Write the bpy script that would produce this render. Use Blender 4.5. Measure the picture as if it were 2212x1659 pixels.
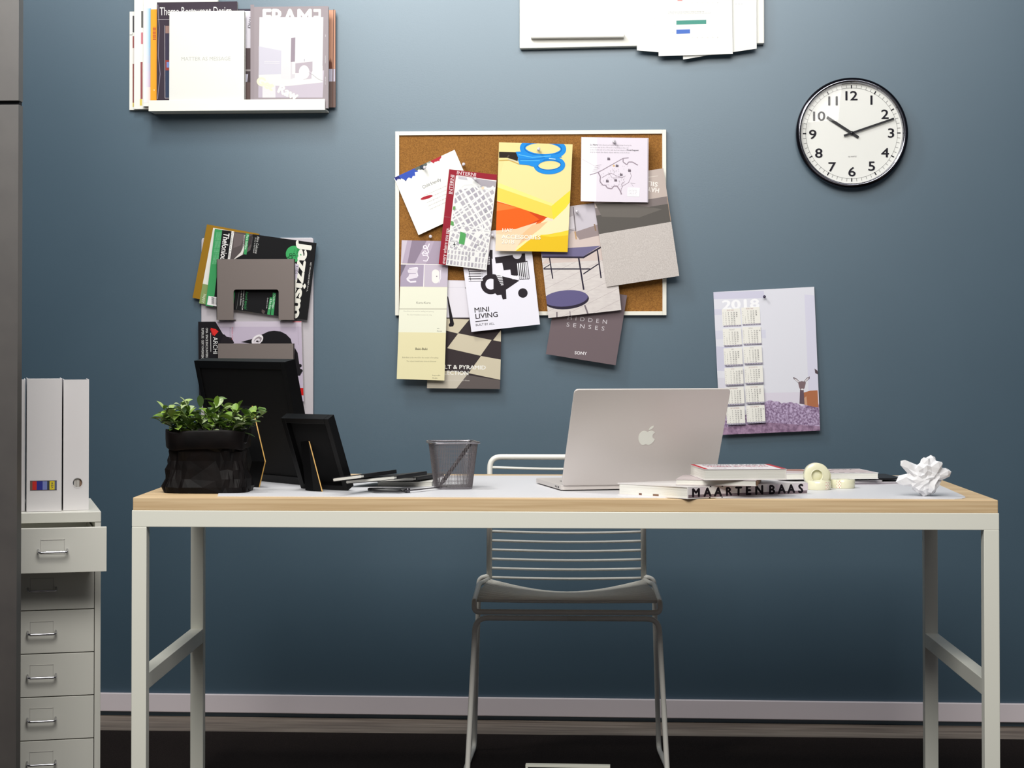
import bpy, bmesh, math, random
from math import sin, cos, pi, radians, tan, atan2, sqrt
from mathutils import Vector as V, Matrix, Euler, noise
random.seed(4)
for o in list(bpy.data.objects): bpy.data.objects.remove(o)
SC = bpy.context.scene
COL = SC.collection
# ------------------------------------------------------------------ camera
FPX, PX, PY, CH, CD = 4350.0, 1029.0, 661.0, 1.075, 5.75
YAW, PITCH = .0668, radians(1.0)
cam = bpy.data.cameras.new('camera'); camo = bpy.data.objects.new('camera', cam); COL.objects.link(camo)
cam.sensor_width = 36; cam.lens = FPX / 2212 * 36
cam.shift_x = (1106 - PX) / 2212; cam.shift_y = (PY - 829.5) / 2212
camo.location = (0, -CD, CH); camo.rotation_euler = (pi / 2 + PITCH, 0, YAW)
cam.clip_end = 50
SC.camera = camo
RM = Euler((pi / 2 + PITCH, 0, YAW)).to_matrix(); CAM = V((0, -CD, CH))
def ray(px, py): return RM @ V(((px - PX) / FPX, -(py - PY) / FPX, -1))
def on_z(px, py, z): d = ray(px, py); return CAM + d * ((z - CH) / d.z)
def on_y(px, py, y): d = ray(px, py); return CAM + d * ((y + CD) / d.y)
def on_r(px, py, c, r, near=True):       # point on the pixel's ray at distance r from c
    d = ray(px, py).normalized(); q = c - CAM; t = q.dot(d); h2 = (q - d * t).length_squared
    s = sqrt(max(0, r * r - h2)); return CAM + d * (t - s if near else t + s)
# ------------------------------------------------------------------ world, lamps, exposure
SC.view_settings.view_transform = 'Standard'; SC.view_settings.look = 'None'
SC.view_settings.exposure = -0.2; SC.view_settings.gamma = 1; SC.view_settings.use_curve_mapping = False
W = bpy.data.worlds.new('world'); SC.world = W; W.use_nodes = True
W.node_tree.nodes['Background'].inputs[0].default_value = (.85, .88, 1, 1)
W.node_tree.nodes['Background'].inputs[1].default_value = .11
def area(name, loc, target, size, power, col, sy=None, spread=180):
    l = bpy.data.lights.new(name, 'AREA'); l.energy = power; l.color = col; l.size = size
    if sy: l.shape = 'RECTANGLE'; l.size_y = sy
    l.spread = radians(spread)
    o = bpy.data.objects.new(name, l); COL.objects.link(o); o.location = loc
    o.rotation_euler = (V(target) - V(loc)).to_track_quat('-Z', 'Y').to_euler(); return o
area('ceiling_key_lamp', (-1.05, -1.35, 3.05), (-.5, -.3, .9), .38, 25, (1, .985, .93))
area('added_front_fill', (-.5, -4.2, 3.1), (-.2, -.6, 1.0), 2.8, 160, (1, .975, .93), 1.5)  # added soft fill for front faces and shadows, not a fixture of the room
area('added_wall_wash', (-.65, -1.7, 2.8), (-.55, 0, 1.7), 4.2, 31, (.97, .98, 1), .3)  # unseen strip added to brighten the upper wall and its sheen

# ------------------------------------------------------------------ materials
def lin(c):
    return tuple((x / 255 / 12.92 if x / 255 <= .04045 else ((x / 255 + .055) / 1.055) ** 2.4) for x in c)
_m = {}
def M(rgb, rough=.5, metal=0, spec=.4, nm='paint', coat=0):
    k = (tuple(rgb), rough, metal, spec, coat)
    if k in _m: return _m[k]
    m = bpy.data.materials.new(nm); m.use_nodes = True; b = m.node_tree.nodes['Principled BSDF']
    b.inputs['Base Color'].default_value = (*lin(rgb), 1); b.inputs['Roughness'].default_value = rough
    b.inputs['Metallic'].default_value = metal; b.inputs['Specular IOR Level'].default_value = spec
    b.inputs['Coat Weight'].default_value = coat
    _m[k] = m; return m
def noise_mat(nm, c1, c2, scale, rough=.6, bump=0, stretch=(1, 1, 1), detail=6, metal=0, spec=.4, lo=.35, hi=.65, mid=None, bscale=None, ior=1.45):
    m = bpy.data.materials.new(nm); m.use_nodes = True; t = m.node_tree; N = t.nodes; L = t.links
    b = N['Principled BSDF']; tc = N.new('ShaderNodeTexCoord'); mp = N.new('ShaderNodeMapping')
    mp.inputs['Scale'].default_value = stretch; L.new(tc.outputs['Object'], mp.inputs[0])
    n = N.new('ShaderNodeTexNoise'); n.inputs['Scale'].default_value = scale; n.inputs['Detail'].default_value = detail
    L.new(mp.outputs[0], n.inputs['Vector'])
    r = N.new('ShaderNodeValToRGB'); r.color_ramp.elements[0].position = lo; r.color_ramp.elements[1].position = hi
    r.color_ramp.elements[0].color = (*lin(c1), 1); r.color_ramp.elements[1].color = (*lin(c2), 1)
    if mid: e = r.color_ramp.elements.new((lo + hi) / 2); e.color = (*lin(mid), 1)
    L.new(n.outputs[0], r.inputs[0]); L.new(r.outputs[0], b.inputs['Base Color'])
    b.inputs['Roughness'].default_value = rough; b.inputs['Metallic'].default_value = metal
    b.inputs['Specular IOR Level'].default_value = spec
    b.inputs['IOR'].default_value = ior
    if bump:
        bp = N.new('ShaderNodeBump'); bp.inputs['Strength'].default_value = bump; bp.inputs['Distance'].default_value = .001
        n2 = N.new('ShaderNodeTexNoise'); n2.inputs['Scale'].default_value = bscale or scale * 2
        L.new(mp.outputs[0], n2.inputs['Vector'])
        L.new(n2.outputs[0], bp.inputs['Height']); L.new(bp.outputs[0], b.inputs['Normal'])
    return m
WALL = noise_mat('blue_grey_wall_paint', (57, 82, 98), (60, 85, 101), 3, .42, .07, bscale=260, spec=.8, ior=1.75)
WALL.node_tree.nodes['Principled BSDF'].inputs['Specular Tint'].default_value = (.85, .94, 1, 1)
CORK = noise_mat('cork', (122, 80, 32), (164, 114, 52), 380, .8, .6, detail=4, mid=(146, 98, 40), lo=.3, hi=.7)
WOOD = noise_mat('pale_ash_wood', (206, 176, 134), (226, 199, 158), 9, .5, .1, (.35, 6, 14), mid=(217, 188, 147))
FLOOR = noise_mat('old_timber_floor', (110, 99, 90), (150, 138, 126), 5, .6, .4, (.8, 9, 9), mid=(130, 118, 107))
RUG = noise_mat('dark_rug', (30, 25, 24), (44, 37, 35), 300, .95, .6, spec=.1)
WHITE = M((238, 238, 226), .38, 0, .5, 'cream_white_lacquer')
CHROME = M((205, 205, 212), .12, 1, .5, 'chrome')
PAPER = M((244, 243, 238), .6, 0, .3, 'white_paper')
PAGES = noise_mat('page_edges', (222, 220, 210), (242, 241, 234), 3, .8, .4, (1, 1, 700), spec=.2)
BLACK = M((14, 14, 16), .45, 0, .35, 'black_card')
FABRIC = noise_mat('grey_cloth_print', (186, 178, 173), (205, 198, 193), 420, .9, .3, spec=.1)
HEATHER = noise_mat('heather_print', (112, 84, 120), (192, 172, 204), 170, .7, 0, (1, 1, 1), 8, mid=(150, 128, 158), lo=.33, hi=.62)
HEATHER2 = noise_mat('near_heather_print', (120, 92, 120), (170, 140, 168), 90, .7, 0, (1, 1, 1), 6)
PLANKS = noise_mat('pale_plank_print', (204, 196, 193), (214, 207, 203), 14, .6, 0, (3, 1, 12))
SILVER = M((176, 170, 170), .42, .55, .5, 'brushed_silver')
def glass_mat():
    m = bpy.data.materials.new('clear_glass'); m.use_nodes = True; t = m.node_tree; t.nodes.clear()
    o = t.nodes.new('ShaderNodeOutputMaterial'); mx = t.nodes.new('ShaderNodeMixShader')
    a = t.nodes.new('ShaderNodeBsdfTransparent'); g = t.nodes.new('ShaderNodeBsdfGlossy'); g.inputs['Roughness'].default_value = .03
    f = t.nodes.new('ShaderNodeFresnel'); f.inputs[0].default_value = 1.35
    t.links.new(f.outputs[0], mx.inputs[0]); t.links.new(a.outputs[0], mx.inputs[1]); t.links.new(g.outputs[0], mx.inputs[2])
    t.links.new(mx.outputs[0], o.inputs[0]); return m
GLASS = glass_mat()

# ------------------------------------------------------------------ mesh builder
class MB:
    def __init__(s, T=None): s.v = []; s.f = []; s.mi = []; s.m = []; s.T = T
    def _mi(s, mat):
        if mat not in s.m: s.m.append(mat)
        return s.m.index(mat)
    def add(s, vs, fs, mat):
        b = len(s.v); i = s._mi(mat)
        s.v += [(s.T @ V(p)) if s.T else V(p) for p in vs]
        for f in fs: s.f.append([b + k for k in f]); s.mi.append(i)
        return s
    def poly(s, pts, mat): return s.add(pts, [list(range(len(pts)))], mat)
    def prism(s, pts, off, mat, cap2=None):
        n = len(pts); off = V(off); a = [V(p) for p in pts]; b = [p + off for p in a]
        nrm = V((0, 0, 0))
        for i in range(n): nrm += a[i].cross(a[(i + 1) % n])
        fs = [list(range(n)), list(range(2 * n - 1, n - 1, -1))] + [[(i + 1) % n, i, n + i, n + (i + 1) % n] for i in range(n)]
        if nrm.dot(off) > 0: fs = [f[::-1] for f in fs]
        return s.add(a + b, fs, mat)
    def box(s, lo, hi, mat):
        (a, b, c), (d, e, f) = lo, hi
        return s.prism([(a, b, c), (d, b, c), (d, e, c), (a, e, c)], (0, 0, f - c), mat)
    def tube(s, pts, r, mat, n=10, closed=False, sq=1):
        pts = [V(p) for p in pts]; N = len(pts); vs = []; up = None
        for i, p in enumerate(pts):
            if closed: t = (pts[(i + 1) % N] - pts[i - 1])
            else: t = pts[min(i + 1, N - 1)] - pts[max(i - 1, 0)]
            t.normalize()
            if up is None:
                up = V((0, 0, 1)) if abs(t.z) < .9 else V((1, 0, 0))
            up = (up - t * up.dot(t)).normalized(); w = t.cross(up)
            rr = r[i] if isinstance(r, (list, tuple)) else r
            vs += [p + up * cos(2 * pi * k / n) * rr + w * sin(2 * pi * k / n) * rr * sq for k in range(n)]
        fs = []
        for i in range(N if closed else N - 1):
            j = (i + 1) % N
            for k in range(n): fs.append([i * n + k, i * n + (k + 1) % n, j * n + (k + 1) % n, j * n + k])
        if not closed: fs += [list(range(n))[::-1], [(N - 1) * n + k for k in range(n)]]
        return s.add(vs, fs, mat)
    def lathe(s, prof, c, axis, mat, n=48):
        ax = V(axis).normalized(); a = ax.orthogonal().normalized(); b = ax.cross(a); c = V(c); vs = []
        for (r, h) in prof:
            vs += [c + ax * h + (a * cos(2 * pi * k / n) + b * sin(2 * pi * k / n)) * r for k in range(n)]
        fs = []
        for i in range(len(prof) - 1):
            for k in range(n): fs.append([i * n + k, i * n + (k + 1) % n, (i + 1) * n + (k + 1) % n, (i + 1) * n + k])
        return s.add(vs, fs, mat)
    def build(s, name, parent=None, smooth=False, bevel=0, seg=2, origin=None):
        lo = V([min(p[i] for p in s.v) for i in range(3)]); hi = V([max(p[i] for p in s.v) for i in range(3)])
        o0 = V(origin) if origin else V(((lo.x + hi.x) / 2, (lo.y + hi.y) / 2, lo.z))
        me = bpy.data.meshes.new(name); me.from_pydata([p - o0 for p in s.v], [], s.f)
        for m in s.m: me.materials.append(m)
        me.polygons.foreach_set('material_index', s.mi)
        if smooth: me.polygons.foreach_set('use_smooth', [True] * len(me.polygons))
        me.update(); o = bpy.data.objects.new(name, me); COL.objects.link(o); o.location = o0
        if parent is not None:
            o.parent = parent; o.location = o0 - wloc(parent)
        if bevel:
            bv = o.modifiers.new('bevel', 'BEVEL'); bv.width = bevel; bv.segments = seg; bv.limit_method = 'ANGLE'; bv.angle_limit = radians(40)
            bv.harden_normals = False
        return o
def wloc(o):
    l = V(o.location)
    return l + wloc(o.parent) if o.parent else l
def tag(o, label=None, cat=None, group=None, kind=None):
    if label: o['label'] = label
    if cat: o['category'] = cat
    if group: o['group'] = group
    if kind: o['kind'] = kind
    return o
def thing(name, loc, label, cat, group=None):
    o = bpy.data.objects.new(name, None); COL.objects.link(o); o.location = loc; o.empty_display_size = .05
    return tag(o, label, cat, group)
def arc(c, a, b, r, t0, t1, n=6):
    c = V(c); a = V(a); b = V(b)
    return [c + a * r * cos(t0 + (t1 - t0) * i / n) + b * r * sin(t0 + (t1 - t0) * i / n) for i in range(n + 1)]
def fillet(pts, r, n=6, closed=False):
    pts = [V(p) for p in pts]; out = []; N = len(pts)
    for i, p in enumerate(pts):
        if not closed and i in (0, N - 1): out.append(p); continue
        a = pts[i - 1]; b = pts[(i + 1) % N]; u = (a - p); w = (b - p)
        rr = min(r, u.length * .49, w.length * .49); A = p + u.normalized() * rr; B = p + w.normalized() * rr
        for k in range(n + 1):
            t = k / n; out.append(A * (1 - t) ** 2 + p * 2 * t * (1 - t) + B * t * t)
    return out
# ------------------------------------------------------------------ lettering
_t = {}
def glyphs(txt, bold=0, space=1.0, line=1.0, align='LEFT', res=3):
    k = (txt, bold, space, line, align, res)
    if k in _t: return _t[k]
    c = bpy.data.curves.new('lettering', 'FONT'); c.body = txt; c.size = 1; c.offset = bold; c.space_character = space
    c.space_line = line; c.align_x = align; c.resolution_u = res; c.dimensions = '2D'; c.fill_mode = 'BOTH'
    o = bpy.data.objects.new('lettering', c); COL.objects.link(o)
    bpy.context.view_layer.update()
    me = bpy.data.meshes.new_from_object(o.evaluated_get(bpy.context.evaluated_depsgraph_get()))
    vs = [(v.co.x, v.co.y) for v in me.vertices]; fs = [list(p.vertices) for p in me.polygons]
    bpy.data.objects.remove(o); bpy.data.curves.remove(c); bpy.data.meshes.remove(me)
    _t[k] = (vs, fs); return _t[k]
CAPH = max(v[1] for v in glyphs('H')[0])
def clip_poly(poly, clip):
    def side(a, b, p): return (b[0] - a[0]) * (p[1] - a[1]) - (b[1] - a[1]) * (p[0] - a[0])
    ar = sum(clip[i][0] * clip[(i + 1) % len(clip)][1] - clip[(i + 1) % len(clip)][0] * clip[i][1] for i in range(len(clip)))
    cl = clip if ar > 0 else clip[::-1]
    out = list(poly)
    for i in range(len(cl)):
        a, b = cl[i], cl[(i + 1) % len(cl)]; inp = out; out = []
        for j in range(len(inp)):
            p, q = inp[j], inp[(j + 1) % len(inp)]; sp, sq = side(a, b, p), side(a, b, q)
            if sp >= 0: out.append(p)
            if (sp >= 0) != (sq >= 0):
                t = sp / (sp - sq); out.append((p[0] + (q[0] - p[0]) * t, p[1] + (q[1] - p[1]) * t))
        if len(out) < 3: return []
    return out
class Print:
    """flat printed surface: 2-D coordinates mapped by fn(x, y, lift) into the place"""
    def __init__(s, mb, fn, clip=None): s.mb = mb; s.fn = fn; s.clip = clip; s.k = 1
    def poly(s, pts, col, clip=True, lift=None):
        if clip and s.clip: pts = clip_poly(pts, s.clip)
        if len(pts) < 3: return
        s.k += .02; L = (lift or s.k)
        m = col if isinstance(col, bpy.types.Material) else M(col, .6, 0, .12, 'print_ink')
        s.mb.poly([s.fn(x, y, L) for x, y in pts], m)
    def rect(s, x0, y0, x1, y1, col): s.poly([(x0, y0), (x1, y0), (x1, y1), (x0, y1)], col)
    def line(s, a, b, w, col):
        dx, dy = b[0] - a[0], b[1] - a[1]; l = max(1e-6, sqrt(dx * dx + dy * dy)); nx, ny = -dy / l * w / 2, dx / l * w / 2
        s.poly([(a[0] + nx, a[1] + ny), (b[0] + nx, b[1] + ny), (b[0] - nx, b[1] - ny), (a[0] - nx, a[1] - ny)], col)
    def path(s, pts, w, col):
        for i in range(len(pts) - 1): s.line(pts[i], pts[i + 1], w, col)
    def disc(s, x, y, r, col, ry=None, n=28, rot=0):
        ry = ry or r; s.poly([(x + r * cos(t) * cos(rot) - ry * sin(t) * sin(rot), y + r * cos(t) * sin(rot) + ry * sin(t) * cos(rot)) for t in [2 * pi * i / n for i in range(n)]], col)
    def text(s, txt, x, y, h, ang=0, col=(20, 20, 22), bold=0, sx=1, shear=0, space=1, line=1, align='LEFT', res=3, up=-1, fit=None):
        vs, fs = glyphs(txt, 0, space, line, align, res); a = radians(ang); k = h / CAPH; s.k += .02
        if fit:
            w_ = max(v[0] for v in vs) - min(v[0] for v in vs); sx = fit / (w_ * k)
        ux, uy, vx, vy = cos(a), up * sin(a), -sin(a), up * cos(a)
        m = col if isinstance(col, bpy.types.Material) else M(col, .6, 0, .12, 'print_ink')
        bo = [(0, 0)] if bold < .012 else [(-bold * .9, 0), (bold * .9, 0), (0, bold * .7), (0, -bold * .7)]    # stroke weight
        for (bx, by) in bo:
            P = []
            for (p, q) in vs:
                p = (p + bx + shear * q) * k * sx; q = (q + by) * k
                P.append(s.fn(x + ux * p + vx * q, y + uy * p + vy * q, s.k))
            s.mb.add(P, fs, m); s.k += .025
def sheet(name, label, cat, pts, off, th=.0012, col=PAPER, gx=0, gz=0, group=None, draw=None, parent=None, lift=.00018, edge=None):
    """a leaf / booklet hanging parallel (or slightly tilted) to the wall: pts are its corners, off its distance from the wall"""
    cx = sum(p[0] for p in pts) / len(pts); cy = sum(p[1] for p in pts) / len(pts)
    P0 = on_y(cx, cy, -off)
    nrm = V((gx, 1, gz))          # plane: (P-P0).nrm = 0  ->  y = y0 - gx*dx - gz*dz
    def fn(x, y, L=0):
        d = ray(x, y); t = nrm.dot(P0 - CAM) / nrm.dot(d); return CAM + d * t + V((0, -L * lift, 0))
    mb = MB(); mat = col if isinstance(col, bpy.types.Material) else M(col, .6, 0, .12, 'paper_stock')
    mb.prism([fn(*p) for p in pts], (0, th, 0), edge or mat)
    mb.poly([fn(x, y, .5) for x, y in pts], mat)
    if draw: draw(Print(mb, fn, pts))
    o = mb.build(name, parent)
    if not parent: tag(o, label, cat, group)
    return o
def lerp(a, b, t): return (a[0] + (b[0] - a[0]) * t, a[1] + (b[1] - a[1]) * t)
def bil(q, u, v):                 # q = TL,TR,BR,BL
    return lerp(lerp(q[0], q[1], u), lerp(q[3], q[2], u), v)
def greek(p, x, y, w, n, lh, h, ang, col, seed=1, sx=.8):
    """rows of very small body text"""
    rn = random.Random(seed); words = ['the', 'of', 'design', 'in', 'studio', 'and', 'with', 'form', 'for', 'objects', 'by', 'new', 'light', 'from', 'a']
    a = radians(ang)
    for i in range(n):
        s = ''
        while len(s) < w / (h * .72 * sx): s += rn.choice(words) + ' '
        p.text(s.strip(), x + sin(a) * lh * i, y + cos(a) * lh * i, h, ang, col, sx=sx, res=1)

# ================================================================== THE ROOM
def struct(o): return tag(o, kind='structure')
b = MB(); b.box((-3.2, 0, -.02), (2.6, .1, 3.4), WALL); struct(b.build('wall_back'))
b = MB(); b.box((-3.2, -6.6, -.06), (2.6, 0, -.004), FLOOR); struct(b.build('floor'))
b = MB(); b.box((-3.2, -.014, .009), (2.6, -.0005, .061), M((244, 234, 238), .4, 0, .5, 'baseboard_paint'))
struct(b.build('baseboard_back', bevel=.002))
b = MB(); r0 = on_z(200, 1577, 0); r1 = on_z(2212, 1597, 0); dd = (r1 - r0).normalized()
A = r0 - dd * 1.0; B_ = r1 + dd * .8
b.prism([(A.x, A.y, -.004), (B_.x, B_.y, -.004), (B_.x, -3.6, -.004), (A.x, -3.6, -.004)], (0, 0, .004), RUG)
tag(b.build('rug', bevel=.001), 'flat black-brown rug under the desk', 'rug')
# dark panelling at the left margin
YP = -1.78
ex0 = on_y(40.5, 100, YP).x; ex1 = ex0; g0 = on_y(30, 226, YP).z; g1 = on_y(30, 217, YP).z
b = MB(); PANEL = noise_mat('dark_taupe_panel', (58, 53, 50), (68, 63, 59), 14, .45, .1, spec=.8, ior=1.9)
b.box((ex0 - .9, YP, 0), (ex0, YP + .03, g0), PANEL); b.box((ex0 - .9, YP, g1), (ex0, YP + .03, 3.1), PANEL)
b.box((ex0 - .9, YP + .012, g0 - .01), (ex0 - .002, YP + .03, g1 + .01), M((10, 12, 20), .7, nm='panel_joint'))
struct(b.build('wall_left'))

# ================================================================== DESK
FL = on_z(287, 1074.5, .74); FR = on_z(2156, 1080.5, .74); DU = (FR - FL); DW = DU.length; DU.normalize(); DVv = V((-DU.y, DU.x, 0)); DDEP = .785
T = Matrix(((DU.x, DVv.x, 0, FL.x), (DU.y, DVv.y, 0, FL.y), (0, 0, 1, 0), (0, 0, 0, 1)))
DT = T
desk = thing('desk', T @ V((DW / 2, DDEP / 2, 0)), 'long work desk with pale wood-edged top on a white square-tube steel frame', 'desk')
zt, zw, zf, lw = .74, .7125, .677, .032
b = MB(T); b.box((0, 0, zw), (DW, DDEP, zt), WOOD); b.build('tabletop', desk, bevel=.0015)
b = MB(T); e = .002
b.box((-e, -.001, zf), (DW + e, lw, zw), WHITE); b.box((-e, DDEP - lw - .03, zf), (DW + e, DDEP - .03, zw), WHITE)
b.box((-e, lw, zf), (lw, DDEP - lw - .03, zw), WHITE); b.box((DW - lw, lw, zf), (DW + e, DDEP - lw - .03, zw), WHITE)
b.build('frame_rail', desk, bevel=.0012)
bl = .72
for (x0, y0) in ((-e, -.001), (DW + e - lw, -.001), (-e, bl - lw + .003), (DW + e - lw, bl - lw + .003)):
    b = MB(T); b.box((x0, y0, 0), (x0 + lw, y0 + lw, zf), WHITE); b.build('leg', desk, bevel=.0012)
for x0 in (-e, DW + e - lw):
    b = MB(T); b.box((x0 + .0005, lw - .001, .326), (x0 + lw - .0005, bl - lw + .003, .361), WHITE); b.build('stretcher', desk, bevel=.0012)
# desk pad
pp = [(470, 1071.5), (2062, 1077.4), (2078, 1076.6), (2086, 1074.5), (2084, 1072), (2078, 1069), (1993, 1031.5), (1980, 1028.2), (1960, 1027.8), (934, 1027.4), (905, 1037), (480, 1037)]
b = MB(); b.prism([on_z(x, y, .7412) for x, y in pp], (0, 0, -.0011), M((224, 224, 228), .42, 0, .4, 'desk_pad_white'))
tag(b.build('desk_pad'), 'large smooth white desk pad with rounded corner covering the tabletop', 'desk pad')

# ================================================================== CHAIR
def make_chair():
    c0 = on_y(1220, 1300, -.9); cx = c0.x
    R = Matrix.Rotation(radians(1.5), 4, 'Z'); T = Matrix.Translation((cx, -.70, 0)) @ R    # local: x right, y away, z up; y=0 middle
    ch = thing('wire_chair', (cx, -.70, 0), 'white metal wire chair behind the desk, slatted back toward the wall', 'chair')
    CM = M((240, 238, 230), .35, 0, .5, 'white_powder_coat')
    yb, yf = .20, -.20; wb = .200
    # back frame: inverted U, leaning slightly
    b = MB(T)
    pb = fillet([(-wb, yb - .02, .452), (-wb + .001, yb + .01, .773), (wb - .001, yb + .01, .773), (wb, yb - .02, .452)], .03, 8)
    b.tube(pb, .0072, CM, 12); b.build('back_frame', ch, True)
    for i in range(13):
        z = .746 - i * .0236; k = (z - .452) / .321; yy = yb - .02 + .03 * k
        b = MB(T); b.tube([(-wb + 2 * wb * t / 12, yy + .012 * sin(pi * t / 12), z - .005 * sin(pi * t / 12)) for t in range(13)], .0034, CM, 8)
        b.build('back_slat', ch, True)
    # seat: transverse rods, hammocked at the rear, straight at the front
    N = 20
    for i in range(N):
        k = i / (N - 1); y = yb - .03 + (yf - yb + .03) * k; sag = .030 * (1 - k) ** 1.2 + .002
        hw = .200 + .022 * min(1, k * 1.3)
        b = MB(T); b.tube([(-hw + 2 * hw * t / 14, y, .456 - .004 * k - sag * sin(pi * t / 14)) for t in range(15)], .0042, CM, 8)
        b.build('seat_rod', ch, True)
    b = MB(T)
    b.tube(fillet([(-wb, yb - .02, .457), (-.222, yb - .12, .457), (-.222, yf - .015, .452), (-.222, yf - .022, .427), (.222, yf - .022, .427), (.222, yf - .015, .452), (.222, yb - .12, .457), (wb, yb - .02, .457)], .028, 7), .0065, CM, 10)
    b.build('seat_frame', ch, True)
    # front legs + runners: front U, then rear legs
    for s in (-1, 1):
        b = MB(T)
        b.tube(fillet([(0, yf - .02, .4125), (s * .219, yf - .02, .4125), (s * .240, yf - .035, .0075), (s * .252, 0, .0075), (s * .242, yb + .06, .0075), (s * .231, yb - .01, .30), (s * .226, yb - .02, .460), (s * wb, yb - .02, .466)], .03, 7), .0065, CM, 10)
        b.build('leg', ch, True)
make_chair()

# ================================================================== DRAWER CABINET
ca = radians(18); P = on_z(218.3, 1105, .69)
cu = V((cos(ca), sin(ca), 0)); cv = V((-sin(ca), cos(ca), 0)); CWd, CDp = .285, .40
O = P - cu * CWd
TC = Matrix(((cu.x, cv.x, 0, O.x), (cu.y, cv.y, 0, O.y), (0, 0, 1, 0), (0, 0, 0, 1)))
cab = thing('drawer_cabinet', TC @ V((CWd / 2, CDp / 2, 0)), 'narrow white metal drawer cabinet with the top drawer pulled open', 'cabinet')
CW_ = M((222, 221, 212), .42, 0, .5, 'white_steel_sheet')
b = MB(TC); b.box((0, -.002, .667), (CWd, CDp, .69), CW_); b.build('cabinet_top', cab, bevel=.001)
b = MB(TC); b.box((0, 0, .045), (.0135, CDp, .667), CW_); b.box((CWd - .0135, 0, .045), (CWd, CDp, .667), CW_)
b.box((.0135, CDp - .004, .045), (CWd - .0135, CDp, .667), CW_); b.box((.0135, 0, .045), (CWd - .0135, CDp - .004, .08), CW_)
b.build('body', cab, bevel=.0006)
for (x, y) in ((.03, .04), (CWd - .03, .04), (.03, CDp - .04), (CWd - .03, CDp - .04)):
    b = MB(TC); b.lathe([(0, -.01), (.02, -.01), (.02, .01), (0, .01)], (x, y, .021), (1, 0, 0), M((30, 30, 32), .5), 20)
    b.box((x - .004, y - .004, .04), (x + .004, y + .004, .046), CW_); b.build('caster', cab)
pit = .0968
for i in range(6):
    z1 = .664 - pit * i; z0 = z1 - pit + .0022; pull = -.13 if i == 0 else 0; x0, x1 = .0150, CWd - .0150
    if i == 0: x0, x1 = .004, CWd + .004; z1 += .003
    b = MB(TC); b.box((x0, pull - .0015, z0), (x1, pull + .010, z1), CW_)
    d1 = pull + .36
    xi0, xi1 = .017, CWd - .017
    for (lo, hi) in (((xi0, pull + .010, z0 + .006), (xi0 + .002, d1, z1 - .014)), ((xi1 - .002, pull + .010, z0 + .006), (xi1, d1, z1 - .014)),
                     ((xi0 + .002, d1 - .002, z0 + .006), (xi1 - .002, d1, z1 - .014)), ((xi0 + .002, pull + .010, z0 + .006), (xi1 - .002, d1 - .002, z0 + .008))):
        b.box(lo, hi, CW_)
    dr = b.build('drawer', cab, bevel=.0008)
    xc = .155 + (.018 if i == 0 else 0); zc = (z0 + z1) / 2 - .002; hb = pull - .0015
    b = MB(TC); b.tube(fillet([(xc - .031, hb + .001, zc + .004), (xc - .031, hb - .022, zc), (xc + .031, hb - .022, zc), (xc + .031, hb + .001, zc + .004)], .006, 5), .0024, CHROME, 8)
    b.build('handle', dr, True)
    b = MB(TC); lx0, lx1, lz0, lz1 = xc - .026, xc + .026, zc - .006, zc + .026; w = .0012; lm = M((196, 194, 188), .4)
    for (q, r) in (((lx0, lz1 - w), (lx1, lz1)), ((lx0, lz0), (lx1, lz0 + w)), ((lx0, lz0), (lx0 + w, lz1)), ((lx1 - w, lz0), (lx1, lz1))):
        b.box((q[0], hb - .0009, q[1]), (r[0], hb, r[1]), lm)
    b.build('label_holder', dr)

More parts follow.
